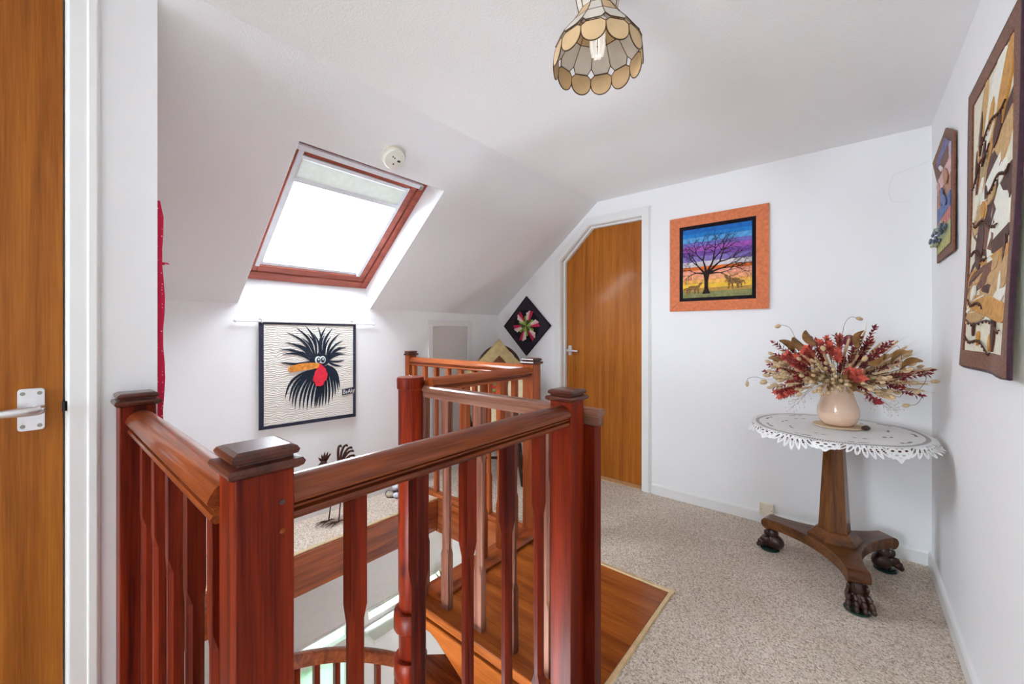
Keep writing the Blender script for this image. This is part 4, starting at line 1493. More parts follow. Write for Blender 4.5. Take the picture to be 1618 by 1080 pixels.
mb.loft([[CP(r, 2 * PI * i / SEG) for i in range(SEG)] for r in (.334, .343, .352)], False)
lad = obj('ladder_stitch', mb, LACE, tc)
lad['kind'] = 'stuff'
def ring_leaf(root_r, a, L, w, tilt, thick=.42):
    """open lace leaf lying on the cloth surface, root at (root_r, a)"""
    n = 12
    outer, inner = [], []
    for i in range(n):
        t = 2 * PI * i / n
        x = .5 - .5 * math.cos(t)
        y = math.sin(t) * (1 - .35 * x) * .5
        outer.append((x, y))
        inner.append((.5 + (x - .52) * thick * 1.25, y * thick))
    def put(x, y):
        rr = root_r + L * (x * math.cos(tilt)) - w * y * math.sin(tilt)
        aa = a + (L * x * math.sin(tilt) + w * y * math.cos(tilt)) / .355
        return CP(rr, aa, .0012)
    m = MB()
    m.add([put(*p) for p in outer] + [put(*p) for p in inner], [(i, (i + 1) % n, n + (i + 1) % n, n + i) for i in range(n)])
    for i in range(3):      # bars across the opening
        x = .36 + .14 * i
        m.add([put(x, -.16), put(x + .03, -.16), put(x + .03, .16), put(x, .16)], [(0, 1, 2, 3)])
    return m
for k in range(NM):
    a = 2 * PI * k / NM + .12
    for j in range(-3, 4):
        s_ = 1 - abs(j) * .06
        obj('lace_leaf', ring_leaf(.346, a + j * .046, .080 * s_, .026, j * .20), LACE, tc)
    a += PI / NM
    m = MB()
    n = 22
    sc_o = [CP(.350 + (.066 * math.sin(PI * i / (n - 1)) ** .55) * (1 - .12 * math.cos(i * 2 * PI * 3 / (n - 1))), a - .145 + .29 * i / (n - 1), .0012) for i in range(n)]
    sc_i = [CP(.350 + .048 * math.sin(PI * i / (n - 1)) ** .6, a - .13 + .26 * i / (n - 1), .0012) for i in range(n)]
    m.loft([sc_o, sc_i], False, closed=False)
    for j, (da, dr) in enumerate(((-.075, .016), (0, .018), (.075, .016), (-.038, .036), (.038, .036))):
        nn = 8
        o1 = [CP(.350 + dr + .0130 * math.cos(2 * PI * i / nn), a + da + .0125 * 1.5 * math.sin(2 * PI * i / nn) / .355, .0014) for i in range(nn)]
        o2 = [CP(.350 + dr + .0050 * math.cos(2 * PI * i / nn), a + da + .0050 * 1.5 * math.sin(2 * PI * i / nn) / .355, .0014) for i in range(nn)]
        m.loft([o1, o2], False)
    m.loft([[CP(.350, a - .15 + .3 * i / 10, .0012) for i in range(11)], [CP(.355, a - .15 + .3 * i / 10, .0012) for i in range(11)]], False, closed=False)
    obj('lace_scallop', m, LACE, tc)
OPEN = plain('cutwork_opening', (.20, .17, .14), .9)
for k in range(NM):
    a = 2 * PI * k / NM + .12
    for j, (r, da, l, t_) in enumerate(((.285, -.10, .022, .5), (.295, .0, .030, 1.5), (.285, .10, .022, -.5), (.20, .05, .018, .9), (.215, .20, .016, 1.3))):
        m = MB()
        for q_ in range(3):
            m.prism(leaf_poly(r, a + da + q_ * .022, r + .013 * math.cos(t_), a + da + q_ * .022 + .05 * math.sin(t_), .0022, .1, 5), lambda x, y, z: CP(x, y, z), .0005, .0013)
        obj('cutwork_motif', m, OPEN, tc)

# ---- mat, vase, seed pod
VX, VY, VZ = -.052, 2.605, TZ + .006
mat_ = obj('round_mat', MB().lathe([(.001, 0), (.098, 0), (.104, .002), (.104, .005), (.098, .0065), (.06, .005), (.001, .005)], (VX, VY, VZ - .001), 48), plain('straw_mat', (.62, .47, .30), .85, var=.15, scale=120), smooth=40, base=(VX, VY, VZ))
tag(mat_, 'round straw-coloured mat under the vase', 'mat')
VB = VZ + .006
m_, nt_, b_ = new_mat('peach_glazed_earthenware')
mp_ = coords(nt_, (1, 1, 1), False)
wv_ = nd(nt_, 'ShaderNodeTexWave', i_Scale=36.0, i_Distortion=.6)
wv_.bands_direction = 'Z'
nt_.links.new(mp_.outputs[0], wv_.inputs['Vector'])
r_ = ramp(nt_, [(0, (.73, .51, .37)), (1, (.77, .56, .42))])
nt_.links.new(wv_.outputs[0], r_.inputs[0])
nt_.links.new(r_.outputs[0], b_.inputs['Base Color'])
b_.inputs['Roughness'].default_value = .12
b_.inputs['Coat Weight'].default_value = .4
bump(nt_, b_, wv_.outputs[0], .12, .002)
VASEM = m_
VH = .206
vase = obj('vase', MB().lathe([(.050, 0), (.062, .003), (.076, .022), (.0855, .055), (.084, .085), (.074, .115), (.066, .140), (.059, .160), (.0575, .182), (.061, .200), (.062, VH), (.058, VH), (.053, .185), (.053, .162), (.058, .140), (.07, .09), (.07, .04), (.04, .012)], (VX, VY, VB), 48), VASEM, smooth=50, base=(VX, VY, VB))
tag(vase, 'peach glazed jug-shaped vase holding dried flowers', 'vase')
pod = MB().ball((VX + .105, VY - .035, VZ + .010), .019, .012, .012, 12, 8, Matrix.Rotation(.5, 3, 'Z'))
tag(obj('seed_pod', pod, PAWM, smooth=60, base=(VX + .105, VY - .035, VZ)), 'small dark seed pod on the lace cloth by the vase', 'seed pod')

# ---- dried flowers, each its own stem
rf = random.Random(21)
STRAW = plain('straw_stem', (.50, .36, .18), .8, var=.2)
WHEATM = plain('wheat_ear', (.66, .47, .27), .8, var=.2, scale=80)
BUNNY = plain('bunny_tail_seed_head', (.58, .42, .24), .9, var=.2, scale=90)
REDLEAF = plain('dark_red_dried_leaf', (.27, .018, .020), .6, var=.35)
CORAL = plain('coral_dried_flower', (.66, .13, .085), .8, var=.25)
BROWNL = plain('brown_curled_leaf', (.25, .12, .03), .6, var=.4)
BURG = plain('burgundy_bloom', (.17, .012, .035), .7, var=.3)
TWIG = plain('dark_curly_twig', (.10, .06, .05), .6)
MIST = plain('pale_gypsophila', (.50, .42, .32), .9, var=.15)
RIM = Vector((VX, VY, VB + VH - .01))
XMAX, YMAX = XR - .02, YB - .03


SIDE = Vector((math.cos(math.radians(40.1)), math.sin(math.radians(40.1)), 0))


def stem_path(az, el, L, droop=.10, n=6):
    d = Vector((math.cos(az) * math.cos(el), math.sin(az) * math.cos(el), math.sin(el)))
    st_ = RIM + Vector((math.cos(az), math.sin(az), 0)) * rf.uniform(.01, .04)
    low = Vector((VX + .3 * (st_.x - VX), VY + .3 * (st_.y - VY), VB + .08))
    pts = [low, st_]
    for i in range(1, n + 1):
        t = i / n
        p = st_ + d * (L * t) + Vector((0, 0, -droop * L * t * t))
        if el < .35:
            p.z += .035 * math.sin(PI * min(1, t * 1.2))
        p.x = min(p.x, XMAX)
        p.y = min(p.y, YMAX)
        pts.append(p)
    return pts


def frame_of(pts):
    d = (pts[-1] - pts[-2]).normalized()
    a = d.orthogonal().normalized()
    return pts[-1], d, a, d.cross(a)


def flower(name, label, mat, az, el, L, head, head_name, stem_mat=STRAW, r=.0011, droop=.1):
    pts = stem_path(az, el, L, droop)
    side = (pts[-1] - RIM).dot(SIDE)
    way = 'leaning towards the teak door' if side < -.09 else 'leaning towards the room corner' if side > .09 else 'in the middle of the bouquet'
    if label.count('%s'):
        label = label % (('low' if el < .25 else 'halfway up' if el < .7 else 'standing tall') + ', ' + way)
    t = thing(name, label, 'dried flower', pts[0], name.replace('_', ' ') + 's in the vase')
    obj('stem', MB().tube(pts, r, 5), stem_mat, t)
    mb = MB()
    head(mb, pts)
    obj(head_name, mb, mat, t, smooth=60)


def h_bunny(mb, pts):
    p, d, a, b = frame_of(pts)
    rot = Matrix((a, b, d)).transposed()
    k = rf.uniform(1.0, 1.4)
    mb.ball(p + d * .008, .0075 * k, .0075 * k, .0135 * k, 8, 6, rot)


def h_wheat(mb, pts):
    p, d, a, b = frame_of(pts)
    for i in range(11):
        for s_ in (-1, 1):
            q = p - d * .01 + d * (.0068 * i) + a * (s_ * .0042 * (1 - i / 16))
            dd = (d + a * s_ * .5).normalized()
            a2 = dd.orthogonal().normalized()
            rot = Matrix((a2, dd.cross(a2), dd)).transposed()
            mb.ball(q, .0026, .0030, .0068, 5, 4, rot)
    for i in range(5):
        q = p + d * (.02 + .011 * i)
        mb.tube([q, q + d * .05 + a * rf.uniform(-.012, .012) + b * rf.uniform(-.012, .012)], .0003, 3)


def leaf3(mb, q, d, side, l, w):
    up_ = d.cross(side).normalized()
    m_ = q + d * l * .5
    mb.add([q, m_ + side * w + up_ * w * .35, q + d * l, m_ - side * w + up_ * w * .35, m_ - up_ * w * .12],
           [(0, 1, 4), (1, 2, 4), (2, 3, 4), (3, 0, 4)])


def h_sprig(n, span, l, w):
    def h(mb, pts):
        tot = []
        for i in range(n):
            f_ = len(pts) - 1 - span * (n - 1 - i) / (n - 1)
            i0 = int(min(f_, len(pts) - 1.001))
            q = pts[i0].lerp(pts[min(i0 + 1, len(pts) - 1)], f_ - i0)
            dd = (pts[min(i0 + 1, len(pts) - 1)] - pts[i0]).normalized()
            a = dd.orthogonal().normalized()
            a.rotate(Matrix.Rotation(i * 2.3 + rf.random(), 3, dd))
            out_ = (dd * rf.uniform(.5, 1.0) + a).normalized()
            leaf3(mb, q, out_, dd.cross(a).normalized(), l * rf.uniform(.75, 1.2), w * rf.uniform(.8, 1.2))
        p, d, a, b = frame_of(pts)
        leaf3(mb, p, d, a, l, w)
    return h


def h_brown(mb, pts):
    p, d, a, b = frame_of(pts)
    L_, n_ = .090, 7
    rows = []
    for i in range(n_ + 1):
        t = i / n_
        c_ = p - d * .03 + d * (L_ * t) + b * (.018 * math.sin(2.2 * t))
        w_ = .022 * math.sin(PI * min(.97, .12 + .85 * t)) ** .7
        rows.append([c_ + a * (w_ * s_) + b * (w_ * .8 * abs(s_)) for s_ in (-1, -.5, 0, .5, 1)])
    mb.loft(rows, False, closed=False)
    mb.loft([[q + b * .0012 for q in r_] for r_ in rows], False, closed=False)


def h_round(mb, pts):
    p, d, a, b = frame_of(pts)
    rot = Matrix((a, b, d)).transposed()
    mb.ball(p + d * .012, .021, .021, .023, 16, 10, rot)
    for i in range(9):
        t = i * .7
        mb.ball(p + d * .002 + (a * math.cos(t) + b * math.sin(t)) * .014, .009, .009, .016, 8, 6, rot)


def h_mist(mb, pts):
    p, d, a, b = frame_of(pts)
    for i in range(16):
        q = pts[-3].lerp(pts[-1], rf.random())
        e = q + (d * rf.uniform(.2, 1) + a * rf.uniform(-1, 1) + b * rf.uniform(-1, 1)).normalized() * rf.uniform(.02, .05)
        e.x, e.y = min(e.x, XMAX), min(e.y, YMAX)
        mb.tube([q, e], .0004, 3)
        mb.ball(e, .0022, .0022, .0022, 5, 4)


def ell_len(az, el, Rh=.32, Rv=.33):
    return 1 / math.sqrt((math.cos(el) / Rh) ** 2 + (math.sin(el) / Rv) ** 2)


AW = math.atan2(-VY, -VX)      # azimuth of the room side
for i in range(150):
    az = AW + rf.uniform(-1.9, 2.0) if i < 125 else rf.uniform(0, 6.28)
    el = rf.uniform(.05, .85) if i % 3 else rf.uniform(-.02, .35)
    if i < 58:
        az = AW - rf.uniform(.0, 1.7)
        el = rf.uniform(.02, .62)
    L = ell_len(az, el) * rf.uniform(.36, 1.0)
    flower('bunny_tail_stem', 'bunny-tail grass stem with pale oval seed head, %s', BUNNY, az, el, L, h_bunny, 'seed_head')
for i in range(78):
    az = AW + rf.uniform(.1, 2.2) if i < 26 else AW + rf.uniform(-2.4, 2.4)
    el = rf.uniform(.0, 1.0) if i % 2 else rf.uniform(.35, 1.35)
    flower('wheat_stem', 'dried wheat stem with bearded straw ear, %s', WHEATM, az, el, ell_len(az, el) * rf.uniform(.32, .84), h_wheat, 'wheat_ear', r=.0012)
for i in range(40):
    az = AW + rf.uniform(-2.2, 2.2)
    el = rf.uniform(-.12, .55) if i < 20 else rf.uniform(.5, 1.35)
    flower('red_leaf_sprig', 'dried sprig of dark red pointed leaves, %s', REDLEAF, az, el, ell_len(az, el) * (rf.uniform(.5, 1.06) if el > -.02 else rf.uniform(.5, .8)), h_sprig(30, 3.4, .025, .0078), 'leaves', TWIG)
CORALS = [(-1.0, .62), (-.75, .55), (-.35, 1.0), (-.25, 1.12), (.25, .42), (.35, .36), (.30, .48), (-.95, -.12), (-1.15, -.18), (-.85, -.05), (-.9, .7), (.05, 1.2), (-1.3, -.1), (.2, .5), (-.6, .75), (-.55, .85), (-.15, .95), (.28, .40), (-1.05, -.06), (-.7, .65), (.0, .8)]
for da, el in CORALS:
    az = AW + da
    flower('coral_sprig', 'dried sprig of bright coral pink flowers, %s', CORAL, az, el, ell_len(az, el) * (.78 if el < .6 else .90), h_sprig(64, 1.9, .023, .0062), 'florets', TWIG)
for da, el, k in ((-.9, .95, .85), (-1.2, .8, .9), (-.6, 1.05, .9), (.55, .75, .8), (.8, .62, .95), (.2, .30, .62), (-.4, .45, .7), (.9, .5, .95), (.45, 1.0, .9), (-.2, .25, .55), (.1, .55, .6), (-1.5, .5, .8)):
    az = AW + da
    flower('brown_leaf_stem', 'dried stem with one curled brown leaf, %s', BROWNL, az, el, ell_len(az, el) * k, h_brown, 'leaf', TWIG)
flower('burgundy_bloom_stem', 'single round burgundy bloom among the dried stems', BURG, AW + .25, 1.08, .285, h_round, 'bloom', TWIG)
for da in (-1.2, -.9, .9, 1.1, .7, -1.4):
    flower('gypsophila_stem', 'wispy pale dried gypsophila spray below the bouquet', MIST, AW + da, rf.uniform(-.42, -.25), rf.uniform(.17, .24), h_mist, 'spray', TWIG, r=.0006)
curls = [((-1.0, 1.0), .30, [(.0, 0, .0), (-.03, 0, .05), (-.07, 0, .065), (-.09, .0, .062)]),
         ((.1, 1.1), .30, [(0, 0, 0), (.01, 0, .05), (.04, 0, .085), (.08, 0, .08)]),
         ((.72, .70), .30, [(0, 0, 0), (.05, .0, .03), (.07, 0, -.01), (.075, 0, -.06)]),
         ((.88, .32), .29, [(0, 0, 0), (.05, 0, .03), (.10, 0, .025), (.105, 0, -.02), (.07, 0, -.06)]),
         ((.80, .0), .27, [(0, 0, 0), (.04, 0, .035), (.09, 0, .03), (.105, 0, 0), (.08, 0, -.03), (.04, 0, -.035)]),
         ((-1.4, .10), .30, [(0, 0, 0), (-.04, 0, .01), (-.08, 0, .0), (-.085, 0, -.02)])]
for (da, el), L, cv in curls:
    pts = stem_path(AW + da, el, L, .05)
    e0 = pts[-1].copy()
    ctl = [e0 + SIDE * c_[0] * .9 + Vector((0, 0, c_[2])) for c_ in cv]
    fine = []
    for i in range(len(ctl) - 1):
        p0, p1, p2, p3 = ctl[max(i - 1, 0)], ctl[i], ctl[i + 1], ctl[min(i + 2, len(ctl) - 1)]
        for k in range(5):
            t = k / 5
            fine.append(.5 * ((2 * p1) + (p2 - p0) * t + (2 * p0 - 5 * p1 + 4 * p2 - p3) * t * t + (-p0 + 3 * p1 - 3 * p2 + p3) * t ** 3))
    allp = pts + fine[1:] + [ctl[-1]]
    for p in allp:
        p.x, p.y = min(p.x, XMAX), min(p.y, YMAX)
    t = thing('curly_twig', 'thin dark curly twig looping out of the dried bouquet', 'dried flower', allp[0], 'curly twigs in the vase')
    obj('twig', MB().tube(allp, .0009, 5), TWIG, t)
    mb = MB()
    h_bunny(mb, allp)
    obj('tip_bud', mb, BUNNY, t, smooth=60)

# ================================================================ ARMCHAIR CORNER
fd_ = Vector((.62, -.785, 0))
sd_ = Vector((.785, .62, 0))
CC = Vector((-2.232, 2.465, 0))
ZV = Vector((0, 0, 1))
CHW = wood('dark_chair_wood', 'z', (.022, .009, .005), (.075, .030, .014), .35, .3)
ch = thing('hoop_back_chair', 'dark wooden hoop-back chair with spindles in the corner behind the balustrade', 'chair', CC)
def CHP(a, b, z):
    return CC + sd_ * a + fd_ * b + ZV * z
seat = []
for i in range(28):
    t = 2 * PI * i / 28
    cx_, cy_ = math.cos(t), math.sin(t)
    seat.append((.225 * math.copysign(abs(cx_) ** .6, cx_), .215 * math.copysign(abs(cy_) ** .6, cy_)))
mb = MB()
mb.loft([[CHP(a * k, b * k, z) for a, b in seat] for k, z in ((.90, .405), (1, .415), (1, .432), (.97, .442), (.5, .434), (.02, .432))])
obj('seat', mb, CHW, ch, smooth=50)
hoop = []
for i in range(33):
    t = PI * i / 32
    a = .222 * math.cos(t)
    z = .44 + .20 + .43 * math.sin(t) ** .75 if 0 < i < 32 else .64
    hoop.append((a, z))
hp = [(.195, .43), (.215, .54)] + hoop + [(-.215, .54), (-.195, .43)]
mb = MB()
mb.tube([CHP(a, -.185 - .10 * (z - .43), z) for a, z in hp], .0135, 10)
obj('hoop_back', mb, CHW, ch, smooth=60)
for k in range(-4, 5):
    a = k * .043
    top = .64 + .43 * max(0, 1 - (a / .222) ** 2) ** .375
    mb = MB()
    mb.tube([CHP(a * .85, -.18, .435), CHP(a, -.185 - .10 * (.75 - .43), .72), CHP(a * 1.05, -.185 - .10 * (top - .43), top - .006)], [.006, .008, .0055], 8)
    obj('spindle', mb, CHW, ch, smooth=60)
for sa in (-1, 1):
    for sb in (-1, 1):
        mb = MB()
        mb.tube([CHP(sa * .15, sb * .14, .41), CHP(sa * .175, sb * .165, .26), CHP(sa * .195, sb * .185, .10), CHP(sa * .205, sb * .195, .0)], [.013, .018, .014, .010], 10)
        obj('leg', mb, CHW, ch, smooth=60)
    obj('stretcher', MB().tube([CHP(sa * .188, -.178, .16), CHP(sa * .188, 0, .16), CHP(sa * .188, .178, .16)], [.008, .012, .008], 8), CHW, ch, smooth=60)
obj('stretcher', MB().tube([CHP(-.188, 0, .16), CHP(0, 0, .16), CHP(.188, 0, .16)], [.008, .012, .008], 8), CHW, ch, smooth=60)
for sa in (-1, 1):
    mb = MB()
    mb.tube([CHP(sa * .215, -.19, .655), CHP(sa * .245, -.05, .652), CHP(sa * .25, .08, .645), CHP(sa * .235, .13, .64)], [.012, .013, .015, .012], 10)
    mb.tube([CHP(sa * .20, .10, .43), CHP(sa * .238, .09, .64)], .009, 8)
    obj('arm', mb, CHW, ch, smooth=60)


def cushion(name, label, ctr, u, v, half, thick, mat, seam, patches):
    """square pillow; u, v unit edge directions; patches: [(name, polygon in -1..1, material)]"""
    n = u.cross(v).normalized()
    def sf(a, b, side, lift=0.0):
        e = (1 - abs(a) ** 2.6) * (1 - abs(b) ** 2.6)
        k = 1 - .07 * (abs(a) * abs(b)) ** 0 * (abs(a) ** 2 * (1 - b * b) * 0 + 0)
        pull = 1 - .06 * ((1 - a * a) * abs(b) ** 4 + (1 - b * b) * abs(a) ** 4)
        return ctr + u * (a * half * pull) + v * (b * half * pull) + n * (side * (thick * max(0, e) ** .55 + lift))
    t = thing(name, label, 'cushion', ctr)
    N = 14
    mb = MB()
    for side in (-1, 1):
        rows = [[sf(-1 + 2 * i / N, -1 + 2 * j / N, side) for i in range(N + 1)] for j in range(N + 1)]
        mb.loft(rows, False, closed=False)
    obj('cover', mb, mat, t, smooth=70)
    ring = [sf(a, b, 0) for a, b in [(-1 + i / 6, -1) for i in range(12)] + [(1, -1 + i / 6) for i in range(12)] + [(1 - i / 6, 1) for i in range(12)] + [(-1, 1 - i / 6) for i in range(12)]]
    obj('piping', MB().tube(ring + [ring[0]], .004, 6), seam, t, smooth=60)
    for nm_, pl, mt_ in patches:
        # subdivide the outline so the patch follows the pillow
        cx_, cy_ = sum(p[0] for p in pl) / len(pl), sum(p[1] for p in pl) / len(pl)
        fine = []
        for i in range(len(pl)):
            a, b = pl[i], pl[(i + 1) % len(pl)]
            fine += [(a[0] + (b[0] - a[0]) * k / 4, a[1] + (b[1] - a[1]) * k / 4) for k in range(4)]
        rows = [[sf(cx_ + (p[0] - cx_) * k, cy_ + (p[1] - cy_) * k, 1, .004) for p in fine] for k in (1, .75, .5, .25, .02)]
        obj(nm_, MB().loft(rows, False), mt_, t, smooth=70)
    return t


SAND = cloth('sandy_satin', (.47, .35, .17), .15, 25)
CRMC = cloth('cream_satin', (.70, .60, .38), .1, 25)
BRC = cloth('brown_patch', (.13, .045, .018), .3)
CRIM = cloth('crimson_patch', (.36, .012, .020), .3)
OLIV = cloth('olive_patch', (.10, .15, .03), .4)
def sq(cx_, cy_, r, rot=0.0, n=4):
    return [(cx_ + r * math.cos(rot + 2 * PI * i / n), cy_ + r * math.sin(rot + 2 * PI * i / n)) for i in range(n)]
def lean(deg):
    t = math.radians(deg)
    up_ = ZV * math.cos(t) - fd_ * math.sin(t)
    return ((up_ - sd_) / math.sqrt(2)).normalized() * -1, ((up_ + sd_) / math.sqrt(2)).normalized(), up_
uu, vv, up_ = lean(10)
u1, v1 = ((sd_ + up_) / math.sqrt(2)), ((up_ - sd_) / math.sqrt(2))
cushion('cushion', 'sandy gold cushion standing on its corner against the hoop-back chair', CHP(.0, -.118, .805), u1, v1, .236, .042, SAND, SAND,
        [('patch', sq(0, 0, .55, PI / 4), BRC)])
uu, vv, up_ = lean(30)
u1, v1 = ((sd_ + up_) / math.sqrt(2)), ((up_ - sd_) / math.sqrt(2))
star = []
for k in range(4):
    star.append(('patch', [(0, 0), sq(0, 0, .55, PI / 2 * k)[0], sq(0, 0, .34, PI / 2 * k + PI / 4)[0]], CRIM))
    star.append(('patch', [(0, 0), sq(0, 0, .34, PI / 2 * k - PI / 4)[0], sq(0, 0, .55, PI / 2 * k)[0]], OLIV))
cushion('cushion', 'cream patchwork cushion with brown, red and green pieces propped on the chair seat', CHP(.01, .062, .718), u1, v1, .225, .05, CRMC, BRC,
        star + [('patch', [(.30, .985), (.985, .985), (.985, .30)], BRC), ('patch', [(.98, -.62), (.98, -.98), (.80, -.80)], CRIM), ('patch', [(.62, -.98), (.98, -.98), (.80, -.80)], OLIV),
                ('patch', [(-.62, .98), (-.98, .98), (-.80, .80)], OLIV), ('patch', [(-.98, .62), (-.98, .98), (-.80, .80)], CRIM)])

# ================================================================ ROOSTER, PEBBLES
RO = Vector((-2.49, 1.212, 0))
ro = thing('metal_rooster', 'rusty brown metal rooster sculpture with fanned tail on the carpet strip', 'sculpture', RO)
def RP(y, z, x=0.0):
    return RO + Vector((x, y, z))
mb = MB()
cs = [(.085, .250, .010), (.060, .245, .040), (.02, .235, .055), (-.02, .245, .052), (-.045, .280, .036), (-.055, .325, .024), (-.052, .365, .018), (-.055, .39, .019), (-.068, .40, .012)]
rings = []
for y, z, r in cs:
    rings.append([RP(y + (0 if r > .03 else 0) + r * math.cos(2 * PI * i / 14) * (.25 if z < .27 else .9), z + r * math.cos(2 * PI * i / 14) * (1.0 if z < .27 else .35), r * .8 * math.sin(2 * PI * i / 14)) for i in range(14)])
obj('body', mb.loft(rings), IRON, ro, smooth=60)
obj('beak', MB().tube([RP(-.068, .392), RP(-.082, .388), RP(-.094, .380)], [.008, .005, .001], 8), IRON, ro)
mb = MB()
yz = lambda a, b, c: RP(a, b, c)
for k, (y, h) in enumerate(((-.070, .030), (-.060, .045), (-.050, .055), (-.040, .050), (-.032, .038))):
    mb.prism(leaf_poly(-.052 + (y + .052) * .4, .398, y + .010 * (k - 2), .402 + h, .007, .05, 5), yz, -.002, .002)
obj('comb', mb, IRON, ro)
obj('wattle', MB().prism(leaf_poly(-.066, .382, -.068, .345, .008, .05, 5), yz, -.002, .002), IRON, ro)
tips = [(.062, .472), (.100, .470), (.128, .452), (.146, .425), (.150, .395), (.146, .362), (.136, .332)]
for k, (ty_, tz_) in enumerate(tips):
    p0 = Vector((0, .048, .262))
    p1 = Vector((0, .030 + .004 * k, .430 - .012 * k))
    p2 = Vector((0, ty_ - .030, tz_ + .034 - .004 * k))
    p3 = Vector((0, ty_, tz_ - .012))
    off_ = .006 * (k % 3 - 1)
    pts = []
    for i in range(11):
        t = i / 10
        q = p0 * (1 - t) ** 3 + p1 * 3 * t * (1 - t) ** 2 + p2 * 3 * t * t * (1 - t) + p3 * t ** 3
        pts.append(RP(q.y, q.z, off_))
    rows = []
    for i, p in enumerate(pts):
        d = (pts[min(i + 1, 10)] - pts[max(i - 1, 0)]).normalized()
        nrm = Vector((1, 0, 0)).cross(d).normalized()
        t = i / 10
        w_ = .0022 + .0058 * math.sin(PI * min(.96, t)) ** .8 if t < .9 else .0075 * (1 - t) / .1 + .0006
        rows.append([p + nrm * w_ + Vector((.0012, 0, 0)), p + nrm * w_ - Vector((.0012, 0, 0)), p - nrm * w_ - Vector((.0012, 0, 0)), p - nrm * w_ + Vector((.0012, 0, 0))])
    obj('tail_feather', MB().loft(rows), IRON, ro)
for s_ in (-1, 1):
    wg = MB().prism(leaf_poly(-.03, .262, .085, .235, .030, -.08, 8), yz, s_ * .046 - .002, s_ * .046 + .002)
    obj('wing', wg, IRON, ro)
for s_, y in ((-1, -.012), (1, .022)):
    mb = MB()
    mb.tube([RP(y + .008, .20, s_ * .026), RP(y + .012, .11, s_ * .028), RP(y, .006, s_ * .030)], [.010, .004, .004], 8)
    lg = obj('leg', mb, IRON, ro, smooth=60)
    for ty, tx in ((-.072, -.030), (-.085, .0), (-.066, .032), (.040, .0)):
        obj('toe', MB().tube([RP(y, .010, s_ * .030), RP(y + ty * .5, .012, s_ * .030 + tx * .5), RP(y + ty, .002, s_ * .030 + tx)], [.004, .0035, .001], 6), IRON, lg, smooth=60)

rs = random.Random(4)
PEB = [('grey', (.30, .29, .27)), ('dark grey', (.10, .10, .11)), ('pale sandy', (.52, .46, .36)), ('white and blue veined', (.62, .64, .72)), ('brown', (.26, .19, .13))]
spots = [(-2.560, 1.665, 0, .030, 2), (-2.515, 1.690, 0, .026, 3), (-2.475, 1.725, 0, .030, 1), (-2.575, 1.735, 0, .034, 0), (-2.530, 1.760, 0, .032, 4), (-2.500, 1.800, 0, .030, 2), (-2.590, 1.805, 0, .033, 1), (-2.545, 1.70, .047, .026, 3),
         (-2.545, 1.745, .052, .030, 2), (-2.560, 1.79, .052, .028, 0), (-2.515, 1.735, .052, .024, 1), (-2.60, 1.68, 0, .025, 1)]
pm = [plain('pebble_' + n.replace(' ', '_'), c, .5, var=.35, scale=40) for n, c in PEB]
where = ['at the front of the pile by the rooster', 'wedged at the front edge of the pile', 'nearest the stairwell edge', 'low against the knee wall side', 'in the middle of the pile', 'at the end by the far railing', 'at the back end of the pile', 'lying on top at the front',
         'on top in the middle', 'on top at the far end', 'on top on the stairwell side', 'tucked against the skirting']
for (x, y, z, r, k), wh in zip(spots, where):
    mb = MB()
    mb.ball((x, y, z + r * .74), r, r * rs.uniform(.8, 1.1), r * .74, 14, 9, Matrix.Rotation(rs.uniform(0, 3), 3, 'Z'))
    for v in mb.v:
        v += Vector((.06 * r * math.sin(v.y * 90 + x * 50), .06 * r * math.sin(v.z * 110), 0))
    tag(obj('pebble', mb, pm[k], smooth=70, base=(x, y, z)), '%s smooth pebble %s' % (PEB[k][0], wh), 'pebble', 'pebbles on the carpet strip')

# ================================================================ THINGS ON THE LOWER WINDOW SILL
pf = thing('picture_frame', 'small black picture frame with yellow picture standing on the lower window sill', 'picture', (XL + .06, 1.83, -.925))
pfn = lambda a, b, c: (XL + .055 + c - .05 * (b + .925), a, b)
mb = MB()
for (a0, a1, b0, b1) in ((1.795, 1.803, -.925, -.79), (1.877, 1.885, -.925, -.79), (1.803, 1.877, -.925, -.915), (1.803, 1.877, -.80, -.79)):
    mb.tbox(pfn, a0, a1, b0, b1, 0, .012)
obj('frame', mb, BLACKM, pf)
obj('picture', MB().tbox(pfn, 1.803, 1.877, -.915, -.80, .002, .006), plain('yellow_print', (.55, .40, .14), .6, var=.5, scale=60), pf)
obj('strut', MB().tbox(lambda a, b, c: (XL + .05 - c, a, b), 1.835, 1.845, -.925, -.83, 0, .03), BLACKM, pf)
pp_ = thing('potted_plant', 'small potted plant with green and yellow leaves on the lower window sill', 'plant', (XL + .085, 2.19, -.925))
obj('pot', MB().lathe([(.03, -.925), (.036, -.90), (.043, -.86), (.045, -.855), (.040, -.855), (.036, -.87)], (XL + .085, 2.19, 0), 20), plain('terracotta_pot', (.42, .17, .09), .8), pp_, smooth=40)
LG = [plain('plant_green', (.06, .16, .03), .5, var=.3), plain('plant_yellow', (.45, .42, .06), .5, var=.3)]
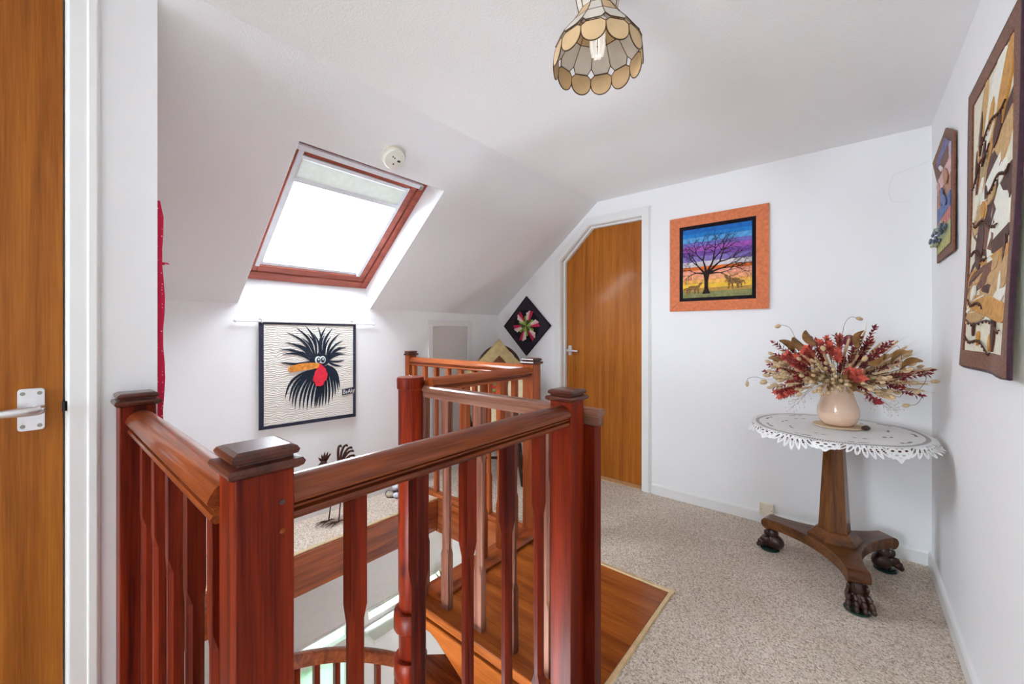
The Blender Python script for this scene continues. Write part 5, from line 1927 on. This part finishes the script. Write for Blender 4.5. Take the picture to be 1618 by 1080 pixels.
for k in range(22):
    az, el = rs.uniform(0, 6.28), rs.uniform(.3, 1.4)
    d = Vector((math.cos(az) * math.cos(el), math.sin(az) * math.cos(el), math.sin(el)))
    q = Vector((XL + .085, 2.19, -.865)) + d * .02
    mb = MB()
    if q.x + d.x * .1 < XL + .012:
        d.x = abs(d.x)
    leaf3(mb, q, d, d.cross(ZV).normalized(), rs.uniform(.07, .12), .014)
    obj('leaf', mb, LG[k % 2], pp_)
orn = thing('iron_wall_ornament', 'small black iron windmill ornament on the wall below the lower sill', 'ornament', (XL, 1.88, -1.07))
of = lambda a, b, c: (XL + c, 1.876 + a, -1.09 + b)
mb = MB().prism([(-.022, -.06), (.022, -.06), (.010, .03), (-.010, .03)], of, .0, .03)
obj('tower', mb, BLACKM, orn)
for k in range(4):
    a = .5 + k * PI / 2
    mb = MB().prism([(.0, .0), (.075 * math.cos(a - .16), .035 + .075 * math.sin(a - .16)), (.075 * math.cos(a + .16), .035 + .075 * math.sin(a + .16))], of, .032, .036)
    obj('sail', mb, BLACKM, orn)

# ================================================================ OUTSIDE THE LOWER WINDOWS
gr = MB().box(-9, XL - .1, -6, 9, ZLOW - .25, ZLOW - .05)
og = obj('ground_outside', gr, plain('garden_lawn', (.06, .12, .03), .9, var=.4, scale=6))
og['kind'] = 'structure'
mb = MB()
rh_ = random.Random(9)
NX, NZ = 60, 16
rows = []
for j in range(NZ + 1):
    row = []
    for i in range(NX + 1):
        y = -3 + 9 * i / NX
        z = ZLOW - .05 + 3.6 * j / NZ
        row.append((-3.65 + rh_.uniform(-.10, .10) - (.25 if j == NZ else 0), y, z + (rh_.uniform(-.08, .08) if j else 0)))
    rows.append(row)
mb.loft(rows, False, closed=False)
mb.loft([rows[-1], [(-5.0, p[1], p[2]) for p in rows[-1]]], False, closed=False)
mb.loft([[(-5.0, p[1], p[2]) for p in rows[-1]], [(-5.0, p[1], ZLOW - .05) for p in rows[-1]]], False, closed=False)
hg = thing('sky_screen_hedge', 'clipped green hedge added outside the lower windows to screen off the sky', 'hedge', (-4.6, 1.5, ZLOW - .05))
obj('foliage', mb, plain('hedge_leaves', (.045, .085, .030), .8, var=.6, scale=14, bmp=.8, bscale=40, bdist=.05), hg)  # hedge added, close and tall, to dim the sky in the lower panes
